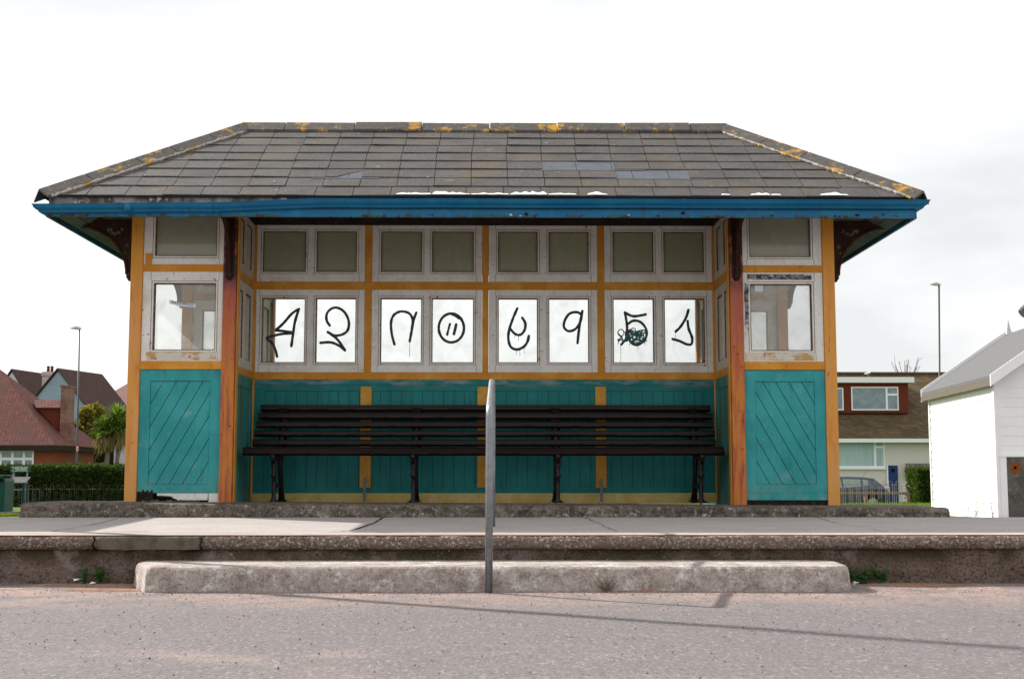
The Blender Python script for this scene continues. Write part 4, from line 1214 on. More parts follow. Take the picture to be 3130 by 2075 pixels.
# ------------------------------------------------------------------ handrail seen end-on
hx = at(1494, 1803, -3.6).x
h = MB()
hx2 = hx + .012
pts = [(hx, -3.60, ROAD_Z - .02), (hx + .002, -3.60, .2), (hx + .004, -3.60, .585)]
for k in range(1, 8):
    a = math.pi / 2 * k / 7
    pts.append((hx + .004, -3.60 + .06 * (1 - math.cos(a)), .585 + .06 * math.sin(a)))
top0 = pts[-1]
for k in range(1, 5): pts.append((hx + .004 + .006 * k / 4, -3.54 + 1.45 * k / 4, .645 + .255 * k / 4))
for k in range(1, 8):
    a = math.pi / 2 * k / 7
    pts.append((hx + .012, -2.09 + .09 * math.sin(a), .81 + .09 * math.cos(a)))
pts += [(hx + .012, -2.0, .3), (hx + .012, -2.0, -.16)]
h.tube(pts, .0222, 16)
hr = h.build('handrail', M['steel'], smooth=True)
tag(hr, 'galvanised steel hoop handrail standing in front of the concrete step', 'handrail')

# ------------------------------------------------------------------ leaves
def leaves(mb, centre_fn, n, size, flat=.5, m=0, droop=0):
    for i in range(n):
        c_ = Vector(centre_fn())
        s_ = size * random.uniform(.6, 1.4)
        a = Vector((random.gauss(0, 1), random.gauss(0, 1), random.gauss(0, 1) * flat - droop)).normalized()
        b = a.cross(Vector((random.gauss(0, 1), random.gauss(0, 1), random.gauss(0, 1)))).normalized()
        tip = c_ + a * s_; mid = c_ + a * s_ * .5
        mb.v += [tuple(c_), tuple(mid + b * s_ * .28), tuple(tip), tuple(mid - b * s_ * .28)]
        k = len(mb.v) - 4
        mb.f.append((k, k + 1, k + 2, k + 3)); mb.m.append(m)
def hedge_box(name, x0, x1, y0, y1, z0, z1, n, size, mt, amp=.10):
    root = empty(name, ((x0 + x1) / 2, (y0 + y1) / 2, z0))
    ox, oy, oz = root.location
    def pt():
        areas = [(x1 - x0) * (z1 - z0), (x1 - x0) * (y1 - y0), (y1 - y0) * (z1 - z0) * 2]
        r_ = random.uniform(0, sum(areas))
        if r_ < areas[0]: p = [random.uniform(x0, x1), y0, random.uniform(z0, z1)]; nrm = Vector((0, -1, 0))
        elif r_ < areas[0] + areas[1]: p = [random.uniform(x0, x1), random.uniform(y0, y1), z1]; nrm = Vector((0, 0, 1))
        else: p = [random.choice((x0, x1)), random.uniform(y0, y1), random.uniform(z0, z1)]; nrm = Vector((1 if p[0] == x1 else -1, 0, 0))
        q = Vector(p)
        q += nrm * (noise.noise(q * 1.6) * amp + noise.noise(q * 5) * amp * .5 + random.uniform(-.10, .03))
        return (q.x - ox, q.y - oy, q.z - oz)
    l = MB(); leaves(l, pt, n, size)
    l.build('foliage', mt, root, fix=False)
    c_ = MB().box(x0 - ox + .12, x1 - ox - .12, y0 - oy + .12, y1 - oy - .1, 0, z1 - z0 - .13)
    c_.build('twigs', M['core'], root)
    return root
random.seed(21)
lh = hedge_box('hedge', at(-40, 1450, 28).x, -7.0, 28, 29.2, terrain(28) - .1, at(100, 1424, 28).z, 26000, .085, M['leaf_hedge'])
tag(lh, 'long clipped dark green hedge behind the hoop railing on the left', 'hedge')
Yh = 35.2
rh = hedge_box('hedge', at(2803, 1450, Yh).x, at(2875, 1450, Yh).x, Yh, Yh + 1.3, terrain(Yh) - .05, at(2800, 1430, Yh).z, 6500, .085, M['leaf_hedge2'], .07)
tag(rh, 'square clipped bright green bush beside the white hut', 'bush')

# hoop topped railing, left and right runs
def railing(name, ua, ub, Y, v_top, v_mid, label):
    xa, xb = at(ua, 1500, Y).x, at(ub, 1500, Y).x
    zt = at(ua, v_top, Y).z; zm = at(ua, v_mid, Y).z; zb = terrain(Y) - .05
    root = tag(empty(name, (xa, Y, zb)), label, 'railing', 'hoop topped railings')
    sp = .105; n_ = int((xb - xa) / sp)
    hp = MB()
    i = 0; x = 0
    while x < xb - xa:
        w_ = .105
        pts = [(x, 0, 0), (x, 0, zt - zb - w_ / 2)] + [(x + w_ / 2 - w_ / 2 * math.cos(a * math.pi / 6), 0, zt - zb - w_ / 2 + w_ / 2 * math.sin(a * math.pi / 6)) for a in range(1, 6)] + [(x + w_, 0, zt - zb - w_ / 2), (x + w_, 0, 0)]
        hp.tube(pts, .0065, 5)
        hp.tube([(x + .155, 0, 0), (x + .155, 0, zm - zb + (.0 if i % 3 else .02))], .0065, 5)
        x += .21; i += 1
    hp.build('hoop_bars', M['rail'], root, fix=False)
    MB().box(0, xb - xa, -.006, .006, zm - zb - .008, zm - zb + .008).build('cross_rail', M['rail'], root)
    MB().box(0, xb - xa, -.006, .006, .10, .12).build('cross_rail', M['rail'], root)
    return root
railing('hoop_railing', -20, 1150, 28.02, 1482, 1494, 'grey hoop topped railing in front of the long dark hedge')
railing('hoop_railing', 1160, 2742, 26.6, 1470, 1481, 'grey hoop topped railing in front of the parked blue car')

# knee rail on the right verge
Yk = 34.0
xa, xb = at(2500, 1500, Yk).x, at(2779, 1500, Yk).x; zt = at(2700, 1503, Yk).z; zb = terrain(Yk) - .05
kr = tag(empty('timber_knee_rail', (xb, Yk, zb)), 'low weathered timber knee rail on the grass in front of the car', 'knee rail')
MB().box(xa - xb, 0, -.05, .05, zt - zb - .09, zt - zb).build('top_rail', M['timber'], kr, bevel=.01)
for x in (0, at(2650, 1500, Yk).x - xb, at(2540, 1500, Yk).x - xb): MB().box(x - .10, x, -.045, .045, 0, zt - zb - .091).build('rail_post', M['timber'], kr)

# grass
random.seed(31)
def grass(name, n, fx, fy, hmin, hmax, w):
    gm = MB()
    for i in range(n):
        x, y = random.uniform(*fx), random.uniform(*fy); z = terrain(y) - .01
        h_ = random.uniform(hmin, hmax); a = random.uniform(0, 6.28); l_ = random.uniform(-.4, .4) * h_
        dx, dy = math.cos(a) * w, math.sin(a) * w
        gm.v += [(x - dx, y - dy, z), (x + dx, y + dy, z), (x + l_, y + l_ * .5, z + h_)]
        k = len(gm.v) - 3; gm.f.append((k, k + 1, k + 2)); gm.m.append(0)
    tag(gm.build(name, M['blade'], fix=False), kind='stuff')
grass('grass', 16000, (at(2680, 1500, 30).x, at(2880, 1500, 35).x), (23, 36), .03, .09, .008)
grass('verge_grass', 9000, (at(-60, 1500, 8).x, at(110, 1500, 10).x), (6.5, 12), .02, .06, .006)

# ------------------------------------------------------------------ street lamps
def lamp(u0, u1, vtop, Y, head_dir, label, r0=.07, r1=.04):
    base = at(u0, 1450, Y); tp = at(u1, vtop, Y); zb = terrain(Y)
    t_ = (zb - base.z) / (tp.z - base.z); bx_ = base.x + (tp.x - base.x) * t_
    root = tag(empty('street_lamp', (bx_, Y, zb)), label, 'street lamp', 'street lamps')
    H = tp.z - zb; dx = tp.x - bx_
    MB().tube([(0, 0, -.1), (dx * .25, 0, H * .25), (dx * .26, 0, H * .26), (dx, 0, H)], [r0, r0 * .95, r0 * .75, r1], 12).build('lamp_post', M['paint_grey'], root, smooth=True)
    hd = MB()
    hx_ = head_dir
    hd.tube([(dx + .06 * -hx_, 0, H + .02), (dx + .10 * hx_, 0, H + .05), (dx + .18 * hx_, 0, H + .05), (dx + .33 * hx_, 0, H + .03)], [.03, .075, .06, .02], 10)
    hd.build('lamp_head', M['lamp_white'], root, smooth=True)
    return root, bx_, zb, H, dx
Yl = 34.5
l1, lbx, lzb, lH, ldx = lamp(234, 243, 1006, Yl, -1, 'tall grey street lamp with small round sign rising behind the hedge', .055, .026)
sg = MB()
sp_ = at(234, 1371, Yl); lx = sp_.x - lbx + .06; lz = sp_.z - lzb
sg.add([(lx + .0, -.10, lz)] + [(lx + .055 * math.cos(a * math.pi / 12), -.10, lz + .11 * math.sin(a * math.pi / 12)) for a in range(24)], [(0, i + 1, (i + 1) % 24 + 1) for i in range(24)])
o_ = sg.build('sign_disc', M['signred'], l1, fix=False)
sg = MB(); sg.add([(lx, -.104, lz)] + [(lx + .038 * math.cos(a * math.pi / 12), -.104, lz + .08 * math.sin(a * math.pi / 12)) for a in range(24)], [(0, i + 1, (i + 1) % 24 + 1) for i in range(24)])
sg.build('sign_face', M['letter'], o_, fix=False)
dg = MB()
dg.box(lx - .018, lx - .006, -.108, -.106, lz - .035, lz + .035).box(lx + .005, lx + .019, -.108, -.106, lz - .035, lz + .035)
dg.build('sign_digits', M['black'], o_)
lamp(2874, 2870, 872, 36, -1, 'tall grey street lamp rising behind the ridge end of the white hut', .05, .034)
tl_ = 8.0
root = tag(empty('street_lamp', (-4.80, -1.2, -.12)), 'tall street lamp standing on the raised pavement just left of the view', 'street lamp', 'street lamps')
MB().tube([(0, 0, 0), (0, 0, tl_)], [.062, .045], 12).build('lamp_post', M['paint_grey'], root, smooth=True)
MB().tube([(0, 0, tl_), (.3, 0, tl_ + .1), (.7, 0, tl_ + .06)], [.06, .11, .04], 10).build('lamp_head', M['lamp_white'], root, smooth=True)
# unseen flat roofed box, added left of the view to shade the pavement
kx = empty('shadow_caster', (-6.6, .5, -.36)); tag(kx, 'unseen flat roofed white box added left of the shelter to shadow the pavement', 'shadow_caster')
MB().box(-1.2, 1.2, -1.15, 1.15, 0, 2.5).build('wall', M['clap'], kx); MB().box(-1.25, 1.25, -1.2, 1.2, 2.5, 2.62).build('roof', M['hutroof'], kx)

# lantern end of a floodlight at the right edge
fl = empty('floodlight', at(3165, 940, 2.0)); tag(fl, 'blue grey floodlight poking in at the right edge above the white hut', 'floodlight')
MB().tube([(-.13, 0, -.055), (-.125, 0, -.05), (-.02, 0, .03), (.25, 0, .24)], [.04, .058, .066, .06], 16).build('lamp_housing', M['slate'], fl, smooth=True)
MB().tube([(-.145, 0, -.066), (-.13, 0, -.055)], [.05, .05], 16).build('lens', M['slate_new'], fl)
MB().tube([(.15, 0, .1), (.16, 0, -.6), (.2, 0, -4.0)], .035, 10).build('pole', M['paint_grey'], fl)

# ------------------------------------------------------------------ bin, lectern board, small sign
Yb = 10.0
zb = at(0, 1562, Yb).z
bn = tag(empty('litter_bin', (at(5, 1500, Yb).x, Yb, zb)), 'dark green domed litter bin at the left edge of the grass', 'bin')
pr = []
hb = at(0, 1452, Yb).z - zb
wb = .16
pts = [(-wb, 0), (wb * .75, 0), (wb * .8, hb * .82)] + [(wb * .8 * math.cos(a * math.pi / 12), hb * .82 + hb * .18 * math.sin(a * math.pi / 12)) for a in range(1, 7)] + [(-wb, hb)]
MB().prism(pts, -.2, .2).build('bin_body', M['binpaint'], bn, bevel=.006)
MB().prism([(wb * .2, hb * .80), (wb * .6, hb * .80), (wb * .6, hb * .92), (wb * .2, hb * .92)], -.203, -.19).build('bin_opening', M['black'], bn)
MB().box(-wb, wb * .86, -.205, .205, hb * .985, hb * 1.01).build('bin_lid', M['lead'], bn)
MB().box(-.4, .34, -.3, .3, -.03, -.002).build('bin_footing', M['concrete'], bn)
Ys = 10.6
ls = tag(empty('information_lectern', (at(60, 1500, Ys).x, Ys, terrain(Ys))), 'sloping grey information lectern on green legs beside the litter bin', 'lectern')
def lq(u, v, Y=Ys): p = at(u, v, Y); return Vector((p.x, p.y, p.z)) - Vector(ls.location)
a, b, c_, d_ = lq(24, 1474), lq(78, 1474), lq(94, 1457, Ys + .25), lq(26, 1457, Ys + .25)
e = Vector((0, 0, -.02))
MB().add([a, b, c_, d_, a + e, b + e, c_ + e, d_ + e], [(0, 1, 2, 3), (7, 6, 5, 4), (0, 4, 5, 1), (1, 5, 6, 2), (2, 6, 7, 3), (3, 7, 4, 0)]).build('board', M['boardgrey'], ls)
for u, Y in ((26, Ys), (73, Ys), (84, Ys + .22), (33, Ys + .22)):
    p = lq(u, 1476, Y); MB().box(p.x - .014, p.x + .014, p.y - .014, p.y + .014, 0, p.z).build('leg', M['binpaint'], ls)
p, q = lq(17, 1496), lq(80, 1496)
MB().box(p.x, q.x, -.012, .012, p.z - .01, p.z + .01).build('cross_bar', M['steel'], ls)
Yn = 11.4
ns = tag(empty('notice_board', (at(61, 1500, Yn).x, Yn, terrain(Yn))), 'small dark green notice with lines of white lettering above the lectern', 'sign')
p, q = at(31, 1443, Yn) - ns.location, at(92, 1423, Yn) - ns.location
MB().box(p.x, q.x, -.01, .01, p.z, q.z).build('panel', M['signpaint'], ns)
lt = MB(); H_ = q.z - p.z
random.seed(77)
for k, (f0, f1) in enumerate(((.08, .92), (.14, .86), (.12, .88), (.10, .90))):
    z = q.z - H_ * (.20 + .19 * k); x = p.x + (q.x - p.x) * f0; xe = p.x + (q.x - p.x) * f1
    while x < xe:
        w_ = random.uniform(.004, .008)
        if random.random() < .84: lt.box(x, x + w_, -.0125, -.0105, z - .0065, z + .0065)
        x += w_ + .0025
lt.build('lettering', M['letter'], ns, fix=False)
for u in (40, 82):
    p2 = at(u, 1443, Yn) - ns.location; MB().box(p2.x - .012, p2.x + .012, .0105, .03, 0, p2.z + .05).build('post', M['steel'], ns)

# ------------------------------------------------------------------ white hut on the right
def gable_roof_house(*a): pass
HY = 18 - 11.33
hut = tag(empty('beach_hut', (at(3054, 1583, HY).x, HY, terrain(HY) - .05), R(-4.8)), 'white clapboard beach hut with grey felt roof and rusty steel door', 'hut')
zg = terrain(HY) - .05
eave_z = at(3035, 1172, HY).z - zg + .12
L_, Wd = 3.7, 2.72
rise = .92
# walls: boards lapped, near gable at y=0, left wall at x=0
wb_ = MB(); wg = MB()
bh = .132
k = 0
z = 0
while z < eave_z - .01:
    z1 = min(z + bh, eave_z)
    wb_.prism([(0.006, z1 + .003), (-.006, z), (.03, z), (.03, z1)], .0, L_, 'y')
    z += bh
z = 0
while z < eave_z + rise - .02:
    z1 = z + bh
    def hw(zz): return 0 if zz <= eave_z else (zz - eave_z) / rise * Wd / 2
    a0, a1 = hw(z), hw(min(z1, eave_z + rise - .001))
    wg.add([(a0, -.003, z), (Wd - a0, -.003, z), (Wd - a1, .003, z1), (a1, .003, z1), (a0, .03, z), (Wd - a0, .03, z)], [(0, 1, 2, 3), (0, 4, 5, 1)])
    z += bh
wb_.box(Wd - .03, Wd, 0, L_, 0, eave_z); wb_.box(0.03, Wd - .03, L_ - .03, L_, 0, eave_z)
wb_.build('side_wall', M['clap'], hut)
wg.build('gable_wall', M['clap'], hut, fix=False)
MB().box(-.016, .055, -.018, .0, 0, eave_z - .05).box(-.02, .0, -.0, .05, 0, eave_z - .05).build('corner_trim', M['clap'], hut)
MB().box(-.02, -.002, L_ - .06, L_, 0, eave_z).build('corner_trim', M['clap'], hut)
sp2 = rise / (Wd / 2); ov = .10
rfm = MB()
for sgn in (0, 1):
    ex = -ov if sgn == 0 else Wd + ov; ez = eave_z - sp2 * ov
    y0, y1 = -.16, L_ + .10
    rfm.add([(ex, y0, ez), (Wd / 2, y0, eave_z + rise), (Wd / 2, y1, eave_z + rise), (ex, y1, ez), (ex, y0, ez + .05), (Wd / 2, y0, eave_z + rise + .05), (Wd / 2, y1, eave_z + rise + .05), (ex, y1, ez + .05)],
            [(0, 1, 2, 3), (7, 6, 5, 4), (0, 4, 5, 1), (3, 2, 6, 7), (0, 3, 7, 4)])
rfm.build('roof', M['hutroof'], hut)
for y0 in (-.19, L_ + .102):
    bb = MB(); tp_ = .05 if y0 > 0 else 0
    for sgn in (0, 1):
        ex = -ov if sgn == 0 else Wd + ov; ez = eave_z - sp2 * ov
        bb.add([(ex, y0, ez - .10), (Wd / 2, y0, eave_z + rise - .07), (Wd / 2, y0, eave_z + rise + .075 + tp_), (ex, y0, ez + .06 + tp_), (ex, y0 + .028, ez - .10), (Wd / 2, y0 + .028, eave_z + rise - .07), (Wd / 2, y0 + .028, eave_z + rise + .075 + tp_), (ex, y0 + .028, ez + .06 + tp_)],
               [(0, 1, 2, 3), (7, 6, 5, 4), (0, 4, 5, 1), (3, 2, 6, 7), (0, 3, 7, 4), (1, 5, 6, 2)])
    bb.build('bargeboard', M['clap'], hut)
MB().box(-ov + .01, -.022, -.12, L_ + .1, eave_z - .09, eave_z - .075).box(-ov, -ov + .02, -.16, L_ + .15, eave_z - sp2 * ov - .09, eave_z - sp2 * ov - .001).build('eaves_soffit', M['soffit_pale'], hut)
dx0 = (at(3077, 1500, HY).x - hut.location.x); dzt = at(3077, 1398, HY).z - zg
dr = MB().box(dx0, dx0 + .85, -.03, .0, .02, dzt).build('steel_door', M['rustdoor'], hut, bevel=.004)
MB().box(dx0 - .085, dx0, -.035, .0, 0, dzt + .01).box(dx0 - .09, dx0 + .95, -.045, -.0, dzt + .01, dzt + .035).build('door_frame', M['clap'], hut)
q = at(3097, 1429, HY); rx, rz_ = q.x - hut.location.x + .01, q.z - zg
rs = MB(); random.seed(3)
rs.add([(rx, -.0325, rz_)] + [(rx + .075 * random.uniform(.75, 1.15) * math.cos(a * math.pi / 10), -.0325, rz_ + .08 * random.uniform(.75, 1.15) * math.sin(a * math.pi / 10)) for a in range(20)], [(0, i + 1, (i + 1) % 20 + 1) for i in range(20)])
rs.build('rust_patch', M['rust'], dr, fix=False)
MB().lathe([(.0, 0), (.022, 0), (.022, .004), (0, .004)], 0, 0, 12).build('lock_hole', M['black'], dr)
lo_ = [o for o in dr.children if o.name.startswith('lock_hole')][0]; lo_.rotation_euler.x = R(90); lo_.location = (rx, -.0335, rz_)
MB().lathe([(.06, eave_z + rise + .03), (.05, eave_z + rise + .07), (.0, eave_z + rise + .30)], Wd / 2, L_ + .1, 8).build('finial', M['lamp_white'], hut)
def plant(name, base, label, n, hmin, hmax, spread, mt, leafy=True, group=None):
    root = tag(empty(name, base), label, 'weed', group)
    s_ = MB(); l = MB()
    for i in range(n):
        a = random.uniform(0, 6.28); h_ = random.uniform(hmin, hmax); r_ = spread * random.uniform(.2, 1)
        p0 = Vector((random.uniform(-.3, .3) * spread, random.uniform(-.1, .1) * spread, 0)); p1 = p0 + Vector((math.cos(a) * r_ * .5, math.sin(a) * r_ * .3, h_ * .6)); p2 = p0 + Vector((math.cos(a) * r_, math.sin(a) * r_ * .5, h_))
        s_.tube([p0, p1, p2], [.0025, .002, .001], 4)
        for k in range(5 if leafy else 2):
            t = random.uniform(.3, 1); c0 = p0.lerp(p2, t)
            leaves(l, lambda: c0, 1, (.030 if leafy else .014), .5)
    s_.build('stem', mt, root, fix=False); l.build('leaves', mt, root, fix=False)
    return root
random.seed(41)
wd = plant('weed', (at(2985, 1580, HY - .3).x, HY - .15, terrain(HY)), 'thin dry weeds growing along the foot of the white hut wall', 16, .15, .45, .30, M['leaf_dry'], False)
plant('weed', (at(3052, 1580, HY - .3).x, HY - .12, terrain(HY)), 'small green weed at the front corner of the white hut', 8, .1, .35, .08, M['leaf_olive'], False)
WG = 'weeds in the gutter of the road'
plant('weed', (at(2632, 1770, -3.1).x, -3.05, ROAD_Z + .01), 'leafy green weed beside the right end of the concrete step', 26, .05, .13, .16, M['leaf_weed'])
plant('weed', (at(2705, 1770, -3.1).x, -3.04, ROAD_Z + .01), 'smaller leafy weed a little right of the step end weed', 14, .04, .10, .07, M['leaf_weed'])
plant('weed', (at(300, 1770, -3.1).x, -3.05, ROAD_Z + .01), 'thin green weed at the wall left of the concrete step', 14, .04, .11, .04, M['leaf_weed'])
plant('weed', (at(252, 1770, -3.1).x, -3.05, ROAD_Z + .01), 'tiny weed by the white litter at the foot of the wall', 10, .04, .10, .03, M['leaf_weed'])
plant('weed', (at(1855, 1800, -3.56).x, -3.56, ROAD_Z + .01), 'dry brown tuft at the foot of the concrete step', 26, .02, .09, .07, M['timber'], False)

# grit along the foot of wall and step, and scraps of litter
def blob(name, cx_, cy_, rx, ry, z, mt, hgt=.012):
    mb = MB(); n_ = 26
    mb.v.append((cx_, cy_, z + hgt))
    for k in (1, 2):
        for i in range(n_):
            a = 2 * math.pi * i / n_; r_ = (.55 if k == 1 else 1) * (1 + .3 * noise.noise(Vector((math.cos(a) * 2 + cx_, math.sin(a) * 2, k))))
            mb.v.append((cx_ + rx * r_ * math.cos(a), cy_ + ry * r_ * math.sin(a), z + (hgt * .7 if k == 1 else -.006)))
    for i in range(n_): mb.f.append((0, 1 + i, 1 + (i + 1) % n_)); mb.m.append(0)
    for i in range(n_): mb.f.append((1 + i, 1 + n_ + i, 1 + n_ + (i + 1) % n_, 1 + (i + 1) % n_)); mb.m.append(0)
    return mb.build(name, mt, smooth=True, fix=False)
for (x, y, rx, ry, z) in ((-2.45, -3.12, .42, .10, ROAD_Z + .006), (2.55, -3.12, .45, .09, ROAD_Z + .006), (-2.35, -3.42, .30, .06, ROAD_Z + .0), (.86, -3.56, .22, .035, ROAD_Z + .004)):
    tag(blob('grit', x, y, rx, ry, z, M['sand']), kind='stuff')
random.seed(77)
for nm_, mt_, cnt in (('loose_grit', M['concrete'], 200), ('loose_gravel', M['gravel'], 900), ('dark_gravel', M['wall'], 220)):
    st_ = MB()
    for i in range(cnt):
        near_ = random.random() < .35
        y = random.uniform(-3.60, -3.05) if near_ else random.uniform(-6.9, -3.6)
        x = random.uniform(-3.6, 3.6)
        if y > -3.58 and -2.3 < x < 2.15: y = random.uniform(-3.75, -3.56)
        e = random.uniform(.002, .0055); z = ROAD_Z + .003 + e * .5
        st_.add([(x - e, y, z), (x, y - e, z), (x + e, y, z), (x, y + e, z), (x + e * .2, y, z + e * .9), (x, y, z - e)], [(0, 1, 4), (1, 2, 4), (2, 3, 4), (3, 0, 4), (1, 0, 5), (2, 1, 5), (3, 2, 5), (0, 3, 5)])
    tag(st_.build(nm_, mt_, fix=False), kind='stuff')
kc = MB()
for x_ in (-1.865, -2.535):
    kc.prism([(x_, -.140), (x_ + .010, -.16), (x_ - .004, -.19), (x_ + .006, -.223), (x_ + .012, -.223), (x_ + .002, -.19), (x_ + .014, -.16), (x_ + .004, -.140)], NOSE_Y - .010, NOSE_Y + .03)
tag(kc.build('kerb_cracks', M['black']), kind='structure')
def scrap(x, y, z, s_, label):
    mb = MB(); random.seed(int(abs(x) * 100))
    pts = [(x + random.uniform(-1, 1) * s_, y + random.uniform(-.5, .5) * s_, z + abs(random.uniform(0, .9)) * s_) for _ in range(9)]
    mb.add(pts, [(0, 1, 2), (2, 3, 4), (4, 5, 6), (6, 7, 8), (1, 3, 5), (0, 4, 8), (2, 6, 7)])
    o = mb.build('litter_scrap', M['clap'], fix=False); tag(o, label, 'litter')
scrap(at(232, 1755, -3.1).x, -3.08, ROAD_Z + .03, .035, 'crumpled white litter at the foot of the wall left of the step')
scrap(at(284, 1768, -3.1).x, -3.10, ROAD_Z + .01, .025, 'small flat scrap of white litter between two weeds')
scrap(at(2612, 1783, -3.3).x, -3.30, ROAD_Z + .015, .035, 'white scrap of litter at the right end of the step')

# ------------------------------------------------------------------ houses
def w(u, v, Y): return at(u, v, Y)
# right hand dormer bungalow
HYR = 50.7
def hx_(u, Y=HYR): return at(u, 1400, Y).x
def hz_(v, Y=HYR): return at(2600, v, Y).z
zb = terrain(HYR) - .1
rb_ = tag(empty('dormer_bungalow', (hx_(2560), HYR, zb)), 'cream rendered bungalow with mossy brown roof and red dormer behind the car', 'house')
ox, oy = rb_.location.x, HYR
X0, X1 = hx_(2300) - ox, hx_(3150) - ox
ez = hz_(1337) - zb
MB().box(X0, X1, 0, 8, 0, ez).build('wall', M['cream'], rb_)
run = 5.0; rzz = at(2600, 1143, HYR + run).z - zb
ro_ = MB()
ro_.add([(X0 - .3, -.35, ez - .12), (X1 + .3, -.35, ez - .12), (X1 + .3, run, rzz), (X0 - .3, run, rzz), (X1 + .3, 2 * run, ez), (X0 - .3, 2 * run, ez)], [(0, 1, 2, 3), (3, 2, 4, 5)])
ro_.build('roof', M['tiles_brown'], rb_, fix=False)
MB().box(X0 - .3, X1 + .3, -.45, -.33, ez - .24, ez - .06).build('gutter', M['upvc'], rb_)
MB().tube([(X0 - .3, run, rzz + .02), (X1 + .3, run, rzz + .02)], .09, 8).build('ridge_tiles', M['tiles_brown'], rb_)
DY = 1.5
def dX(u): return at(u, 1200, HYR + DY).x - ox
def dZ(v): return at(2600, v, HYR + DY).z - zb
dm = MB().box(dX(2300), dX(2776), DY, DY + 4, dZ(1262), dZ(1170)).build('dormer', M['redbrick'], rb_)
MB().box(dX(2290), dX(2791), DY - .25, DY + 4, dZ(1170), dZ(1153)).build('dormer_fascia', M['upvc'], dm)
MB().box(dX(2290), dX(2791), DY - .22, DY + 4, dZ(1153) + .001, dZ(1148)).build('dormer_roof', M['tiles_brown'], dm)
def win(parent, xf, zf, yf_, u0, u1, v0, v1, mull, trans=None, mt=None):
    f = MB(); a, b, c_, d_ = xf(u0), xf(u1), zf(v1), zf(v0); t = .06
    f.box(a, b, yf_ - .05, yf_, c_, c_ + t); f.box(a, b, yf_ - .05, yf_, d_ - t, d_); f.box(a, a + t, yf_ - .05, yf_, c_ + t, d_ - t); f.box(b - t, b, yf_ - .05, yf_, c_ + t, d_ - t)
    for m_ in mull: f.box(xf(m_) - .05, xf(m_) + .05, yf_ - .049, yf_, c_ + t, d_ - t)
    if trans: f.box(xf(trans[0]), b - t, yf_ - .048, yf_, zf(trans[1]) - .05, zf(trans[1]) + .05)
    o = f.build('window', M['upvc'], parent)
    MB().box(a + t, b - t, yf_ - .02, yf_ - .002, c_ + t, d_ - t).build('pane', mt or M['win'], o)
    return o
win(rb_, dX, dZ, DY - .003, 2601, 2745, 1182, 1254, [2709], (2709, 1206))
win(rb_, dX, dZ, DY - .003, 2480, 2577, 1185, 1254, [2530])
def bX(u): return hx_(u) - ox
def bZ(v): return hz_(v) - zb
win(rb_, bX, bZ, -.003, 2480, 2704, 1345, 1428, [2674], (2674, 1366), M['curtain'])
MB().box(bX(2480), bX(2706), -.12, -.0, bZ(1434), bZ(1428)).build('window_sill', M['upvc'], rb_)
dd = MB().box(bX(2712), bX(2742), -.06, -.002, 0, bZ(1422)).build('front_door', M['blue_door'], rb_)
MB().lathe([(0, 0), (.10, 0), (.10, .01), (0, .01)], 0, 0, 12).build('round_window', M['black'], dd)
rw = dd.children[0]; rw.rotation_euler.x = R(90); rw.location = (bX(2727), -.062, bZ(1437))
MB().box(bX(2708), bX(2712), -.09, -.002, 0, bZ(1421)).build('door_frame', M['upvc'], rb_)
fp = MB(); x = bX(2762)
while x < bX(2860):
    fp.box(x, x + .13, -.30, -.27, bZ(1460), bZ(1416)); x += .15
fp.build('fence_panel', M['greywood'], rb_)
# gull on the dormer roof
gl = at(2655, 1146, HYR + DY)
gb = MB().tube([(-.16, 0, .10), (-.05, 0, .12), (.08, 0, .14), (.15, 0, .20), (.20, 0, .22), (.25, 0, .21)], [.015, .05, .052, .035, .032, .006], 8)
gb.tube([(0, .02, 0), (.01, .02, .08)], .01, 4).tube([(0, -.02, 0), (.01, -.02, .08)], .01, 4)
go_ = gb.build('gull', M['clap'], smooth=True); go_.location = (gl.x, HYR + DY + .2, dZ(1148) + zb); tag(go_, 'white gull standing on the flat dormer roof', 'gull')

# parked car (side-on, tail to the right)
CY_ = 38.7
cz = terrain(CY_)
ctail = at(2702, 1500, CY_).x
car = tag(empty('parked_car', (ctail - 2.0, CY_, cz)), 'dark blue hatchback parked behind the hoop railing', 'car')
roofz = at(2600, 1456, CY_).z - cz
k_ = roofz / 1.48
prof_low = [(-2.0, .30), (-1.98, .62), (-1.75, .78), (-1.15, .93), (-.95, .97), (1.70, .99), (1.92, .93), (2.0, .62), (1.97, .32), (1.62, .24), (-1.6, .24)]
prof_top = [(-1.02, .95), (-.35, 1.38), (-.1, 1.45), (.5, 1.48), (1.05, 1.455), (1.45, 1.40), (1.86, .97)]
def car_loft(pts, ws):
    mb = MB(); n_ = len(pts)
    for (wy, sc_) in ws:
        cx0 = sum(p[0] for p in pts) / n_; cz0 = sum(p[1] for p in pts) / n_
        for p in pts: mb.v.append(((p[0] - cx0) * sc_ + cx0, wy, ((p[1] - cz0) * sc_ + cz0) * k_))
    for j in range(len(ws) - 1):
        for i in range(n_):
            a = j * n_ + i; b = j * n_ + (i + 1) % n_
            mb.f.append((a, b, b + n_, a + n_)); mb.m.append(0)
    mb.f.append(tuple(range(n_))); mb.m.append(0); mb.f.append(tuple((len(ws) - 1) * n_ + i for i in range(n_))); mb.m.append(0)
    return mb
car_loft(prof_low, [(-.84, .97), (-.80, .995), (-.5, 1), (.5, 1), (.80, .995), (.84, .97)]).build('car_body', M['carblue'], car, bevel=.02)
pt = prof_top
mb = MB(); n_ = len(pt)
for wy0 in (-1, 1):
    for p in pt: mb.v.append((p[0], wy0 * (.80 - .20 * max(0, (p[1] - .95) / .5)), p[1] * k_))
